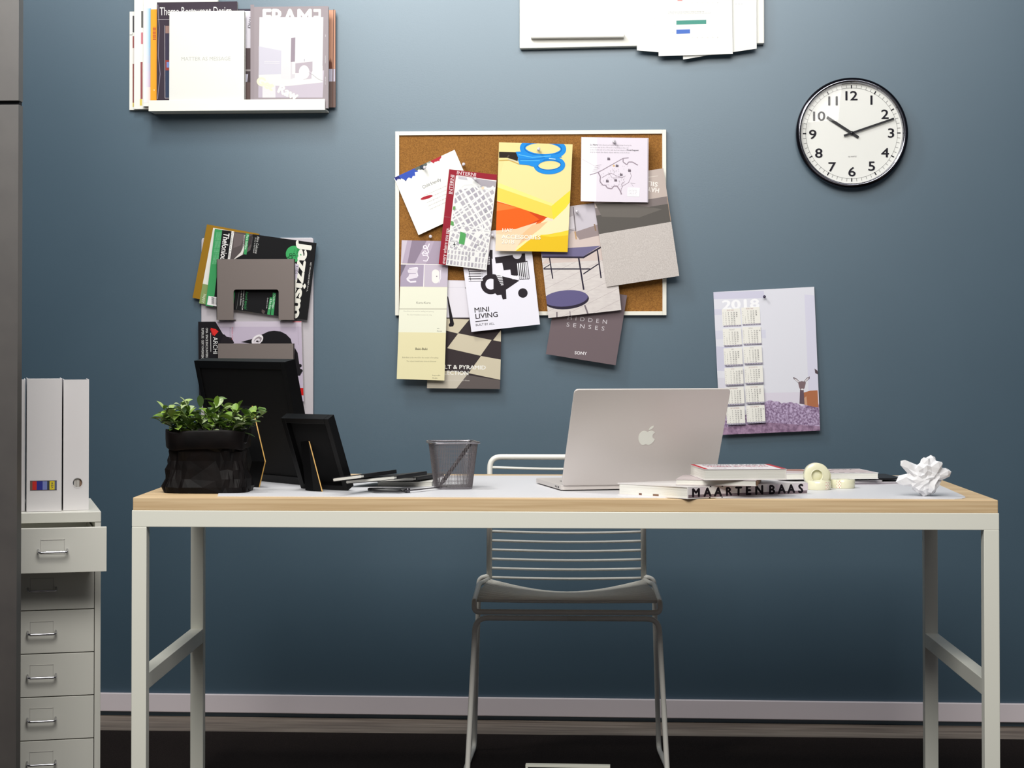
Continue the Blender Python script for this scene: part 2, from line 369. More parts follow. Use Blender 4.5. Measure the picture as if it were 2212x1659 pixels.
# magazine files on the cabinet
def box_at(px0, px1, pyb, pyt, zb, depth, yaw, name, label, cat, mat, thick_z=None, group=None):
    A = on_z(px0, pyb, zb); B = on_z(px1, pyb, zb); return A, B
def magfile(px0, px1, pyb, depth, yaw, label, deco, height=.29):
    B = on_z(px1, pyb, .6905); u = V((cos(yaw), sin(yaw), 0)); v = V((-sin(yaw), cos(yaw), 0))
    # width so that left edge falls where the photo has it
    lo, hi = .001, .3
    for _ in range(40):
        m = (lo + hi) / 2; q = B - u * m; d = RM.transposed() @ (q - CAM); x = PX + FPX * d.x / -d.z
        if x > px0: lo = m
        else: hi = m
    w = lo; O = B - u * w; Tm = Matrix(((u.x, v.x, 0, O.x), (u.y, v.y, 0, O.y), (0, 0, 1, .6905), (0, 0, 0, 1)))
    t = thing('magazine_file', Tm @ V((w / 2, depth / 2, 0)), label, 'magazine file', 'white magazine files on the drawer cabinet')
    FM = M((226, 223, 224), .55, 0, .35, 'white_card_board')
    b = MB(Tm); k = .002; H = height
    if deco == 'hole':
        cx, cz, r = w * .56, .062, .0105
        ring = [(cx + r * cos(a), cz + r * sin(a)) for a in [2 * pi * i / 24 for i in range(24)]]
        def outer(i):
            a = 2 * pi * i / 24; c_, s_ = cos(a), sin(a)
            t_ = min((w - cx) / c_ if c_ > 1e-6 else 9, -cx / c_ if c_ < -1e-6 else 9, (H - cz) / s_ if s_ > 1e-6 else 9, -cz / s_ if s_ < -1e-6 else 9)
            return (cx + t_ * c_, cz + t_ * s_)
        outs = [outer(i) for i in range(24)]
        cor = [(w, H), (0, H), (0, 0), (w, 0)]
        for i in range(24):
            j = (i + 1) % 24; pts = [ring[i], outs[i]]
            for q in cor:
                a0 = atan2(outs[i][1] - cz, outs[i][0] - cx) % (2 * pi); a1 = atan2(outs[j][1] - cz, outs[j][0] - cx) % (2 * pi); aq = atan2(q[1] - cz, q[0] - cx) % (2 * pi)
                if a1 < a0: a1 += 2 * pi
                if a0 < aq < a1: pts.append(q)
            pts += [outs[j], ring[j]]
            b.prism([(x, 0, z) for x, z in pts], (0, k, 0), FM)
        b.lathe([(r, -.0004), (r + .0012, -.0004), (r + .0012, .001)], (cx, 0, cz), (0, -1, 0), M((190, 188, 190), .4), 24)
    else: b.box((0, 0, 0), (w, k, H), FM)
    for x in (0, w - k): b.prism([(x, k, 0), (x, depth, 0), (x, depth, H * .45), (x, depth * .55, H), (x, k, H)], (k, 0, 0), FM)
    b.box((k, depth - k, 0), (w - k, depth, H * .42), FM); b.box((k, k, 0), (w - k, depth - k, k), FM)
    b.build('file_body', t, bevel=0 if deco == 'hole' else .0007)
    rn = random.Random(int(w * 1e5))
    x = k + .003; cols = [(150, 120, 100), (40, 36, 40), (190, 180, 170), (90, 60, 60), (60, 70, 90), (200, 196, 190)]
    while x < w - .010:
        tt = rn.uniform(.004, .008); tt = min(tt, w - .004 - x)
        bb = MB(Tm); bb.box((x, .006, .003), (x + tt, depth - .02, H - .008 - rn.uniform(0, .02)), M(cols[int(x * 997) % 6], .5)); bb.build('magazine', t)
        x += tt + .0006
    if deco == 'label':
        b = MB(Tm); fn = lambda x, y, L: V((x, -.0005 - L * .00015, y)); p = Print(b, fn)
        x0, x1, z0, z1 = w * .10, w * .86, .048, .070
        p.rect(x0, z0, x1, z1, (70, 60, 66))
        cs = [(120, 90, 80), (196, 52, 48), (52, 56, 140), (52, 56, 140), (122, 132, 190), (60, 66, 78), (228, 206, 50), (90, 96, 130)]
        xs = [0, .09, .25, .35, .47, .64, .73, .92, 1]
        for i, c in enumerate(cs): p.rect(x0 + (x1 - x0) * xs[i], z0 + .0015, x0 + (x1 - x0) * xs[i + 1], z1 - .0015, c)
        p.text('IKEA', x0 + (x1 - x0) * .79, z1 - .004, .0045, -90, (30, 40, 90), .02, up=1)
        b.build('window_label', t)
    return t
yw = radians(17)
magfile(57, 133, 1104.5, .235, yw, 'wide white magazine file with a small colour-striped window label', 'label', .300)
magfile(136.5, 191.5, 1101.5, .235, yw, 'narrow white magazine file with a round finger hole near its base', 'hole', .297)
magfile(-10, 54, 1104.5, .235, yw, 'plain white magazine file half hidden by the dark panel at the left edge', None, .298)

# ================================================================== DESK THINGS
ZD = .7412
def leaf(mb, base, direction, length, width, mat, bend=.25, roll=0):
    d = V(direction).normalized(); s = d.cross(V((0, 0, 1)))
    if s.length < .1: s = V((1, 0, 0))
    s.normalize(); n = s.cross(d).normalized(); s2 = s * cos(roll) + n * sin(roll); n2 = n * cos(roll) - s * sin(roll)
    K = 7; vs = []; fs = []
    for i in range(K):
        t = i / (K - 1); c = base + d * length * t - V((0, 0, 1)) * bend * length * t * t
        w = width * .5 * (sin(pi * min(1, t * .93 + .05)) ** .75) * (1 if t < .98 else .15)
        vs += [c - s2 * w + n2 * w * .35, c, c + s2 * w + n2 * w * .35]
        if i: a = (i - 1) * 3; fs += [[a, a + 1, a + 4, a + 3], [a + 1, a + 2, a + 5, a + 4]]
    mb.add(vs, fs, mat)
def plant():
    L = on_z(353, 1062, ZD); R = on_z(540, 1062, ZD); c = (L + R) / 2; c.y += .02; c.z = ZD + .0002; w0 = (R - L).length / 2 * .985
    t = thing('potted_plant', c, 'small leafy green plant in a crumpled black paper bag', 'plant')
    bagm = noise_mat('black_waxed_paper', (6, 5, 6), (15, 10, 10), 22, .5, .9, spec=.15, bscale=30)
    H = .137
    def ring(z, w, d, amp, n=72, seed=0, zj=0):
        out = []
        for i in range(n):
            a = 2 * pi * i / n; ca_, sa = cos(a), sin(a); e = .45
            x = w * abs(ca_) ** e * (1 if ca_ > 0 else -1); y = d * abs(sa) ** e * (1 if sa > 0 else -1)
            q_ = V((x * 26 + seed, y * 26, z * 30)); nz = 1.4 * abs(noise.noise(q_)) * 1.6 - .5 + .9 * abs(noise.noise(q_ * 2.3)) - .25
            k = 1 + amp * nz; out.append(V((c.x + x * k, c.y + y * k, c.z + z + zj * noise.noise(V((a * 1.3, seed, 0))))))
        return out
    def skin(prof, name, inner=None, mat=bagm):
        vs = []; fs = []; n = 72
        for p in prof: vs += ring(*p)
        for i in range(len(prof) - 1):
            for k in range(n): fs.append([i * n + k, i * n + (k + 1) % n, (i + 1) * n + (k + 1) % n, (i + 1) * n + k])
        fs.append(list(range(n))[::-1])
        b = MB(); b.add(vs, fs, mat); return b
    ws = [(0, 1.0), (.012, 1.01), (.03, .97), (.05, .91), (.07, .885), (.09, .885), (.100, .895), (.11, .91), (.128, .93)]
    b = skin([(z, w0 * k, .066 * k, .085 if z > 0 else .0, 72, 3) for z, k in ws] + [(.126, w0 * .88, .060, .02, 72, 3), (.108, w0 * .82, .054, .02, 72, 3)], 'bag')
    pb_ = b.build('paper_bag', t, False); dm = pb_.modifiers.new('facet', 'DECIMATE'); dm.ratio = .75
    # folded cuff
    vs = []; n = 72
    prof = [(.096, .935, .070), (.100, .945, .0715), (.115, .945, .0715), (.133, .955, .071), (.137, .945, .070), (.133, .92, .0675), (.11, .915, .066), (.096, .93, .0685)]
    fs = []
    for z, k, d in prof: vs += ring(z, w0 * k, d, .018, 72, 7, .006)
    for i in range(len(prof) - 1):
        for k in range(n): fs.append([i * n + k, i * n + (k + 1) % n, (i + 1) * n + (k + 1) % n, (i + 1) * n + k])
    b = MB(); b.add(vs, fs, bagm); b.build('folded_cuff', t, True)
    b = MB(); rr = ring(.114, w0 * .84, .056, 0); b.prism(rr, (0, 0, .006), M((40, 30, 22), .9)); b.build('soil', t)
    # stems and leaves
    rn = random.Random(11); st = MB(); lf = MB()
    gm = [M(cc, .45, 0, .45, 'leaf_green') for cc in ((112, 146, 50), (138, 168, 70), (86, 116, 52), (150, 172, 100), (66, 90, 46), (164, 180, 134))]
    for i in range(34):
        a = rn.uniform(-1, 1); bx = c.x + a * w0 * .78; by = c.y + rn.uniform(-.045, .045); z0 = c.z + .118
        out = a * .05 + rn.uniform(-.02, .02); h = rn.uniform(.035, .085) * (1 - .28 * abs(a))
        p0 = V((bx, by, z0)); p2 = p0 + V((out, rn.uniform(-.03, .02), h)); p1 = p0 + V((out * .3, 0, h * .6))
        pts = [p0 * (1 - s) ** 2 + p1 * 2 * s * (1 - s) + p2 * s * s for s in [k / 6 for k in range(7)]]
        st.tube(pts, .0012, M((84, 104, 46), .6), 6)
        for k in range(2, 7):
            ph = rn.uniform(0, 2 * pi)
            for s in (0, pi):
                if rn.random() < .18: continue
                up = .25 + .5 * (k / 6) + rn.uniform(-.2, .3)
                d = V((cos(ph + s), sin(ph + s) * .8 - .15, up)); ln = rn.uniform(.026, .042)
                leaf(lf, pts[k], d, ln, ln * rn.uniform(.38, .52), rn.choice(gm), rn.uniform(.1, .5), rn.uniform(-.5, .5))
    # the few long arching ones seen at the outline
    for (x, y, dx, dz, ln) in ((360, 908, -1, .35, .040), (395, 890, -1, .5, .034), (520, 905, 1, .6, .034), (532, 915, 1, .35, .036), (512, 885, .5, 1, .032), (468, 878, .1, 1, .032), (434, 880, -.05, 1, .036), (405, 880, -.4, .8, .036), (520, 935, 1, -.05, .034), (375, 915, -1, .2, .028)):
        q = on_y(x, y, c.y - .03); leaf(lf, q, (dx, -.2, dz), ln, ln * .42, rn.choice(gm), .22, rn.uniform(-.4, .4))
    st.build('stems', t, True); lf.build('foliage', t, True)
plant()

# picture frames seen from the back
def pframe(bl, br, lean, hgt, depth, rim, label, leg, zb=ZD, flat_back=False):
    BL = on_z(*bl, zb + .0005); BR = on_z(*br, zb + .0005)
    u = (BR - BL); w = u.length; u.normalize(); nh = V((u.y, -u.x, 0))
    if nh.y > 0: nh = -nh
    up = V((0, 0, 1)) * cos(lean) + nh * sin(lean); n = u.cross(up)       # n points away from the camera
    if n.y < 0: n = -n
    mz = min(0, (n * depth).z); BL.z -= mz
    Tm = Matrix(((u.x, n.x, up.x, BL.x), (u.y, n.y, up.y, BL.y), (u.z, n.z, up.z, BL.z), (0, 0, 0, 1)))
    t = thing('framed_picture', (BL + BR) / 2 + n * depth / 2, label, 'picture frame')
    K = M((5, 5, 6), .45, 0, .2, 'black_lacquer')
    b = MB(Tm); r = rim
    for lo, hi in (((0, 0, 0), (r, depth, hgt)), ((w - r, 0, 0), (w, depth, hgt)), ((r, 0, 0), (w - r, depth, r)), ((r, 0, hgt - r), (w - r, depth, hgt))): b.box(lo, hi, K)
    b.build('frame', t, bevel=.0008)
    b = MB(Tm); rec = .004 if flat_back else depth * .62
    b.box((r, rec, r), (w - r, rec + .003, hgt - r), M((8, 8, 9), .7, 0, .2, 'black_backing_board')); b.build('backing_board', t)
    b = MB(Tm); b.box((r, depth - .005, r), (w - r, depth - .003, hgt - r), M((225, 225, 222), .5)); b.build('picture', t)
    G = M((206, 160, 80), .5, nm='raw_board_edge')
    # easel leg: vertical board whose outline is seen almost edge-on
    A0, pts, K2 = leg
    lw_ = [on_y(*p[:2], p[2]) for p in pts]
    for q in lw_: q.z = max(q.z, zb + .0004)
    side = V(A0); 
    b = MB(); b.prism(lw_, side * .9, K)
    n_ = len(lw_)
    # pale cut edge along the right side
    nb = [lw_[i] for i in K2]
    for i in range(len(nb) - 1):
        q0, q1 = nb[i], nb[i + 1]; ex = V((.0022, 0, 0)); b.prism([q0, q1, q1 + ex, q0 + ex], (0, .0022, 0), G)
    b.build('easel_leg', t)
    return t, Tm, w
# large one
yb_ = on_z(565, 1052, ZD).y
pframe((468, 1030), (665, 1049), radians(13), .293, .030, .018, 'large black picture frame seen from behind, taller of the two',
       ((-.035, .012, 0), [(544, 877, yb_ + .02), (572, 997, yb_ - .035), (559, 1054, yb_ - .015)], [0, 1, 2]), flat_back=True)
yb2 = on_z(690, 1062, ZD).y
pframe((650, 1055), (752, 1060), radians(25), .178, .024, .012, 'small black box frame seen from behind, beside the large one',
       ((-.022, .014, 0), [(666, 950, yb2 + .035), (695, 1063, yb2), (677, 1059.5, yb2 + .006)], [0, 1]))

def slab(name, label, cat, NL, NR, yaw_depth, th, z, mat, pages=None, group=None, draw=None, cover=.0012, tilt=None, spine=None, ztop=None):
    """book lying down: near-left and near-right corners on height z (pixels), depth, thickness"""
    A = on_z(*NL, z); B = on_z(*NR, z); u = (B - A); w = u.length; u.normalize(); v = V((-u.y, u.x, 0)); zz = V((0, 0, 1))
    if tilt: zz = (V((0, 0, 1)) - u * tilt).normalized(); u = (u + V((0, 0, tilt))).normalized()
    Tm = Matrix(((u.x, v.x, zz.x, A.x), (u.y, v.y, zz.y, A.y), (u.z, v.z, zz.z, z), (0, 0, 0, 1)))
    t = thing(name, Tm @ V((w / 2, yaw_depth / 2, 0)), label, cat, group); D = yaw_depth
    b = MB(Tm); b.box((0, 0, 0), (w, D, cover), mat); b.box((0, 0, th - cover), (w, D, th), mat)
    if spine == 'near': b.box((0, 0, cover), (w, cover, th - cover), mat)
    if spine == 'left': b.box((0, 0, cover), (cover, D, th - cover), mat)
    if spine == 'right': b.box((w - cover, 0, cover), (w, D, th - cover), mat)
    if draw: draw(b, w, D, th, Tm)
    b.build('cover', t, bevel=.0003)
    b = MB(Tm); i = .0015
    b.box((i if spine != 'left' else cover, i if spine != 'near' else cover, cover), (w - (i if spine != 'right' else cover), D - i, th - cover), pages or PAGES); b.build('pages', t)
    return t, Tm, w

# --- notebooks beside the frames
def notebooks():
    K = noise_mat('black_soft_cover', (20, 20, 23), (26, 26, 29), 40, .5, .1)
    th = .0085
    # white catalogue at the base
    slab('booklet', 'thin white booklet at the base of the pile, reaching behind the mesh pen cup', 'booklet', (815, 1050.5), (934, 1050.5), .19, .0105, ZD, M((226, 224, 216), .5), group=None)
    z = ZD; spec = [((742, 1042.5), (894, 1041.5), .17, .016, 'lowest black notebook of the pile beside the small frame'),
                    ((748, 1046), (852, 1041.5), .175, .045, 'middle black notebook of the pile beside the small frame'),
                    ((720, 1041), (781, 1037), .18, .045, 'topmost black notebook of the pile beside the small frame')]
    z = ZD + .0112
    for i, (L, R, d, tl, lab) in enumerate(spec):
        A = on_z(*L, z); B = on_z(*R, z); u = (B - A); u.z = 0; w = u.length; u.normalize()
        # turned: the short right end runs back and to the right
        v = V((-u.y, u.x, 0)); sh = V((.34, 1, 0)).normalized()
        uu = (u + V((0, 0, tl))).normalized(); nn = uu.cross(sh).normalized(); nn = nn if nn.z > 0 else -nn
        Tm = Matrix(((uu.x, sh.x, nn.x, A.x), (uu.y, sh.y, nn.y, A.y), (uu.z, sh.z, nn.z, z), (0, 0, 0, 1)))
        t = thing('notebook', Tm @ V((w / 2, d / 2, 0)), lab, 'notebook', 'black notebooks beside the frames')
        b = MB(Tm); b.box((-.001, 0, 0), (w + .002, d, .0014), K); b.box((-.001, 0, th - .0014), (w + .002, d, th), K)
        b.prism([(w, .012, .0014), (w + .002, .012, .0014), (w + .002, d, .0014), (w, d, .0014)], (0, 0, th - .0028), K)
        b.build('cover', t, bevel=.0006)
        b = MB(Tm); b.prism(fillet([(0, .0003, .0014), (w, .0003, .0014), (w, .0003, th - .0014), (0, .0003, th - .0014)], .003, 4, True), (0, d - .002, 0), PAGES); b.build('pages', t)
        z += th + .0012 + tl * .0
notebooks()

# --- scissors
def scissors():
    A = on_z(796, 1064, ZD); Bp = on_z(881, 1065, ZD); C_ = on_z(966, 1056, ZD)
    u = (C_ - Bp).normalized(); uh = (A - Bp).normalized(); v = V((0, 1, 0))
    t = thing('scissors', (Bp.x, Bp.y, ZD), 'black-handled scissors lying flat in front of the mesh pen cup', 'scissors')
    K = M((22, 22, 24), .35, 0, .5, 'black_plastic'); S = M((90, 88, 92), .3, .9, .5, 'dark_steel')
    for s, nm in ((1, 'handle'), (-1, 'handle')):
        off = v * .012 * s; ln = (A - Bp).length * (1 if s > 0 else .86)
        c = Bp + uh * ln * .60 + off; rx, ry = ln * .40, .0095 if s > 0 else .0085
        pts = [V((c.x, c.y, ZD + .0062)) + uh * rx * cos(a) + v * ry * sin(a) for a in [2 * pi * i / 28 for i in range(28)]]
        b = MB(); b.tube(pts, .0036, K, 10, True)
        b.tube([Bp + V((0, 0, .005)), Bp + uh * ln * .12 + off * .4 + V((0, 0, .006)), Bp + uh * ln * .24 + off * .8 + V((0, 0, .0062))], [.0045, .004, .0036], K, 10)
        b.build(nm, t, True)
    for s in (1, -1):
        b = MB(); e = v * .0042 * s
        z0 = ZD + (.004 if s > 0 else .0055)
        tip = C_ + v * .008 * s
        q = [V((Bp.x, Bp.y, z0)) - u * .01 - v * .004, V((Bp.x, Bp.y, z0)) - u * .01 + v * .004, V((Bp.x, Bp.y, z0)) + u * .03 + v * .005 + e * .4, V((tip.x, tip.y, z0)), V((Bp.x, Bp.y, z0)) + u * .03 - v * .004 + e * .4]
        b.prism(q, (0, 0, .0014), S); b.build('blade', t)
    b = MB(); b.lathe([(0, .0115), (.0035, .011), (.0052, .009), (.0052, .001), (0, .001)], (Bp.x, Bp.y, ZD), (0, 0, 1), S, 24); b.build('pivot_screw', t, True)
scissors()

# --- mesh pen cup
def pen_cup():
    L = on_z(931, 1057, ZD); R = on_z(1020, 1057.5, ZD); c = (L + R) / 2; yw = radians(14)
    hb = (R - L).length / 2 / (cos(yw) + sin(yw)) * 1.03; c = c + V((0, hb, 0)); H = .104; ht = hb * 1.30
    t = thing('pen_cup', (c.x, c.y, ZD), 'square grey wire-mesh pen cup holding one dark pen', 'pen cup')
    S = M((128, 122, 124), .4, .6, .5, 'grey_mesh_steel')
    def P(k, x, y):     # k height 0..1 ; x,y in -1..1
        r = .22; h = hb + (ht - hb) * k
        return c + V(((x * cos(yw) - y * sin(yw)) * h, (x * sin(yw) + y * cos(yw)) * h, k * H + .0005))
    def per(s):         # perimeter param 0..4 with rounded corners
        i = int(s) % 4; f = (s % 1) * 2 - 1; q = [(f, -1), (1, f), (-f, 1), (-1, -f)][i]
        x, y = q; n = 7; l = (abs(x) ** n + abs(y) ** n) ** (1 / n); return x / l, y / l
    b = MB(); NV = 96; NH = 34; w = .00038
    for i in range(NV):
        s = i * 4 / NV; a = P(.015, *per(s)); d = P(.985, *per(s)); e = (P(.015, *per(s + .02)) - a).normalized() * w
        o = V((0, 0, 0)); m = ((a + d) / 2 - V((c.x, c.y, (a.z + d.z) / 2))).normalized() * w
        b.prism([a - e - m, a + e - m, a + e + m, a - e + m], d - a, S)
    for j in range(NH):
        k = .02 + .96 * j / (NH - 1); pts = [P(k, *per(s * 4 / 40)) for s in range(40)]; b.tube(pts, w * 1.1, S, 4, True)
    b.build('mesh_wall', t)
    RS = M((150, 146, 150), .25, .9, .5, 'polished_grey_steel')
    b = MB(); b.tube([P(1, *[q * 1.07 for q in per(s * 4 / 64)]) + V((0, 0, .0)) for s in range(64)], .0022, RS, 8, True); 
    ri = [P(1, *per(s * 4 / 64)) for s in range(64)]; ro = [P(1, *[q * 1.07 for q in per(s * 4 / 64)]) for s in range(64)]
    b.add(ri + ro, [[i, (i + 1) % 64, 64 + (i + 1) % 64, 64 + i] for i in range(64)], RS); b.build('rim', t, True)
    b = MB(); q0 = [P(0, *per(s * 4 / 64)) for s in range(64)]; b.prism(q0, (0, 0, .004), RS); b.tube([q + V((0, 0, .003)) for q in q0], .0012, RS, 6, True); b.build('base', t)
    pen = MB(); a = P(.05, -.86, -.5); d = P(1.0, .80, -.1) + V((.0, 0, -.001)); dr = (d - a).normalized()
    K = M((40, 32, 34), .4)
    pen.tube([a, a + dr * .012], [.0012, .0042], K, 12); pen.tube([a + dr * .012, d - dr * .03], .0046, K, 12); pen.tube([d - dr * .03, d], .0042, M((30, 26, 28), .4), 12)
    o = pen.build('pen', None, True); tag(o, 'dark pen leaning diagonally inside the mesh cup', 'pen')
pen_cup()

# --- laptop
def laptop():
    zb = ZD + .012
    H1 = on_z(1213, 1049.5, zb); H2 = on_z(1543, 1044.5, zb)
    u = H2 - H1; w = u.length; u.normalize(); nh = V((u.y, -u.x, 0)); nh = nh if nh.y < 0 else -nh
    hgt = w * .69; T1 = on_r(1236, 842, H1, hgt); lean = atan2((T1 - H1).dot(nh), (T1 - H1).z)
    lean = max(radians(8), min(radians(40), lean))
    # exact height so that the top edge meets its row
    up = V((0, 0, 1)) * cos(lean) + nh * sin(lean)
    d = ray(1236, 842)
    n = u.cross(up); n = n if n.y > 0 else -n
    Tm = Matrix(((u.x, n.x, up.x, H1.x), (u.y, n.y, up.y, H1.y), (u.z, n.z, up.z, H1.z), (0, 0, 0, 1)))
    t = thing('laptop', (H1 + H2) / 2 + V((0, .1, -.012)), 'open silver laptop, back of its lid facing the viewer', 'laptop')
    AL = M((212, 205, 200), .42, .15, .5, 'bead_blasted_aluminium')
    r = .011
    out = fillet([(0, 0, 0), (w, 0, 0), (w, 0, hgt), (0, 0, hgt)], r, 6, True); out = [q for q in out]
    b = MB(Tm); b.prism(out, (0, .005, 0), AL); lid = b.build('lid', t, bevel=.0012)
    b = MB(Tm); b.box((.008, .005, .012), (w - .008, .0056, hgt - .008), M((18, 18, 20), .15, 0, .5, 'dark_screen')); b.build('screen', t)
    # emblem: apple with bite and leaf
    b = MB(Tm); s = hgt * .078; cx, cz = w * .505, hgt * .50
    body = [(0, .78), (.22, .93), (.5, .97), (.78, .82), (.88, .70), (.74, .56), (.66, .32), (.70, .05), (.86, -.14), (.98, -.20), (.88, -.52), (.66, -.84), (.42, -1.0), (.2, -.98), (0, -.90), (-.2, -.98), (-.42, -1.0), (-.68, -.80), (-.9, -.40), (-1.0, .05), (-.96, .45), (-.78, .78), (-.5, .95), (-.22, .93)]
    sm = []
    for i in range(len(body)):
        p0, p1, p2, p3 = body[i - 1], body[i], body[(i + 1) % len(body)], body[(i + 2) % len(body)]
        for tt in (0, .33, .66):
            f = lambda a, b_, c, d_: .5 * (2 * b_ + (c - a) * tt + (2 * a - 5 * b_ + 4 * c - d_) * tt ** 2 + (3 * b_ - a - 3 * c + d_) * tt ** 3)
            sm.append((f(p0[0], p1[0], p2[0], p3[0]), f(p0[1], p1[1], p2[1], p3[1])))
    EM = M((240, 242, 232), .3, 0, .5, 'glossy_white_emblem')
    b.prism([(cx + x * s, -.0002, cz + z * s * .95) for x, z in sm], (0, -.0006, 0), EM)
    lf = [(.10, 1.12), (.22, 1.42), (.44, 1.62), (.62, 1.68), (.60, 1.44), (.42, 1.22), (.22, 1.12)]
    b.prism([(cx + x * s, -.0002, cz + z * s * .95) for x, z in lf], (0, -.0006, 0), EM)
    b.build('emblem', lid)
    # base
    v = V((-u.y, u.x, 0)); B0 = H1 + V((0, 0, -.0115)) + v * .004
    Tb = Matrix(((u.x, v.x, 0, B0.x), (u.y, v.y, 0, B0.y), (0, 0, 1, B0.z), (0, 0, 0, 1)))
    D = hgt * 1.0
    b = MB(Tb); o2 = fillet([(0, 0, .002), (w, 0, .002), (w, D, .002), (0, D, .002)], r, 6, True)
    b.prism(o2, (0, 0, .0105), AL); b.build('base', t, bevel=.0012)
    b = MB(Tb); o3 = fillet([(.006, .004, 0), (w - .006, .004, 0), (w - .006, D - .006, 0), (.006, D - .006, 0)], r, 5, True)
    b.prism(o3, (0, 0, .002), M((30, 30, 32), .6)); b.build('underside', t)
    b = MB(Tb)
    for (y0, y1) in ((.020, .030), (.038, .043), (.050, .055)): b.box((-.0003, y0, .005), (.0004, y1, .0085), M((20, 20, 22), .5))
    b.build('port', t)
    b = MB(Tb); KK = M((24, 24, 26), .5, nm='keycap_black')
    for r_ in range(6):
        for c in range(14):
            x0 = .03 + c * (w - .06) / 14; y0 = .022 + r_ * .0185
            b.box((x0, y0, .0125), (x0 + (w - .06) / 14 - .0025, y0 + .016, .0133), KK)
    b.build('keyboard', t)
    b = MB(Tb); b.box((w * .34, D - .09, .0125), (w * .66, D - .008, .0127), M((176, 170, 166), .35, .3)); b.build('trackpad', t)
    return H1, u, lean, w, hgt
LP = laptop()

# --- right-hand books
def right_books():
    z = ZD
    N = on_z(1486, 1078, z); R = on_z(1744, 1067.5, z); L = on_z(1334, 1068.5, z)
    u = (R - N); w = u.length; u.normalize(); v = V((-u.y, u.x, 0)); D = min(.30, (L - N).length); th = .0258
    # big picture book: spine (front right), page fore-edge (front left)
    vl = (L - N).normalized()
    Tm = Matrix(((u.x, vl.x, 0, N.x), (u.y, vl.y, 0, N.y), (0, 0, 1, z), (0, 0, 0, 1)))
    t = thing('picture_book', Tm @ V((w / 2, D / 2, 0)), 'thick white book with large black capitals along its spine, lowest at the desk edge', 'book')
    WC = M((226, 222, 220), .45, 0, .4, 'printed_cover')
    b = MB(Tm); b.box((0, 0, 0), (w, D, .002), WC); b.box((0, 0, th - .002), (w, D, th), WC); b.box((0, 0, .002), (w, .002, th - .002), WC)
    p = Print(b, lambda x, y, L_: V((x, -.0002 - L_ * .00012, y)))
    p.rect(.001, .0022, w - .001, .0085, (128, 112, 118))
    xs = .0
    for i in range(14): p.rect(.004 + i * w / 14, .0085, .004 + i * w / 14 + w / 16, th - .0015, [(216, 208, 212), (222, 210, 214), (226, 222, 220)][i % 3])
    K = (30, 24, 30); rn = random.Random(3)
    word = 'MAARTEN BAAS'; n = len(word)
    for i, chh in enumerate(word):
        if chh != ' ': p.text(chh, w * ([1494, 1519.5, 1541.5, 1566, 1586.5, 1608.5, 1629, 1650, 1659, 1680, 1701, 1724][i] - 1486) / 259, .0042, .0178 + rn.uniform(-.001, .001), rn.uniform(-3, 3), K, .06, 1.05, up=1)
    for (x, y, a, h_) in ((.175, .0232, .016, .0026), (.272, .0232, .018, .0022), (.17, .0003, .014, .0022), (.272, .0003, .012, .0016)): p.poly([(x * w, y), ((x + a) * w, y), ((x + a * .8) * w, y + h_), (x * w + .001, y + h_)], K)
    b.build('cover', t, bevel=.0003)
    b = MB(Tm); b.box((.002, .002, .002), (w - .003, D - .003, th - .002), PAGES)
    b.box((.0016, D * .42, .002), (.0022, D * .50, .006), M((130, 96, 76), .7)); b.box((.0016, D * .66, .002), (.0022, D * .70, .006), M((120, 84, 70), .7)); b.build('pages', t)
    # thin book with brown spine on it
    z2 = z + th + .0004
    tan_ = M((150, 112, 84), .6, nm='brown_card'); grey = M((196, 184, 184), .5, nm='grey_pink_cover')
    def dr2(b, w_, D_, th_, T_): b.box((w_ + .0001, .001, .001), (w_ + .0012, D_, th_ - .0012), tan_)
    slab('book', 'thin white book with a brown spine, under the red-banded book', 'book', (1459.5, 1048), (1634, 1050.5), .150, .0125, z2, grey, draw=dr2, spine=None)
    # red edged book
    z3 = z2 + .0129
    def dr3(b, w_, D_, th_, T_):
        q = Print(b, lambda x, y, L_: V((x, y, th_ + L_ * .00015)))
        RD = (182, 50, 58)
        q.poly([(.000, .0), (.008, 0), (.010, D_), (.000, D_)], RD); q.poly([(w_ - .011, 0), (w_, 0), (w_, D_), (w_ - .011, D_)], RD)
        q.text('PORTRAITS OF PLACES IN', .022, D_ * .76, .022, 0, (48, 48, 66), .02, up=1, fit=w_ - .04)
        q.text('WORLD INTERIORS', .020, D_ * .48, .030, 0, (190, 110, 124), .03, up=1, fit=w_ - .04)
        q.line((.03, D_ * .42), (w_ * .5, D_ * .42), .003, (70, 70, 96)); q.text('living   work   form', .025, D_ * .16, .010, 0, (90, 84, 100), 0, up=1, fit=w_ * .6)
        q2 = Print(b, lambda x, y, L_: V((w_ + L_ * .00012, x, y))); q2.rect(.001, .0005, D_ - .001, th_ - .0005, (224, 190, 200)); q2.rect(.001, th_ * .7, D_ - .001, th_ - .0005, (200, 110, 120))
    slab('book', 'white book with red end bands on its cover, top of the pile by the laptop', 'book', (1522, 1037.5), (1699, 1036.5), .165, .0235, z3, M((232, 226, 228), .4, 0, .45, 'glossy_cover'), draw=dr3, spine='right')
    # flat magazines further back
    za = ZD
    slab('magazine', 'large thin grey magazine lying flat, lowest sheet behind the tape rolls', 'magazine', (1680, 1050.5), (1966, 1045), .20, .0045, za, M((205, 200, 204), .5), pages=M((150, 142, 150), .6))
    za += .0049
    slab('magazine', 'white magazine lying on the large grey one, behind the tape rolls', 'magazine', (1690, 1047), (1906, 1041), .18, .004, za, M((228, 225, 226), .5), pages=M((170, 160, 166), .6))
    za += .0044
    slab('booklet', 'slim black folder lying flat, poking out left of the crumpled paper', 'folder', (1800, 1037), (1952, 1036), .15, .004, za, M((24, 25, 30), .5), pages=M((30, 30, 34), .5))
    za += .0044
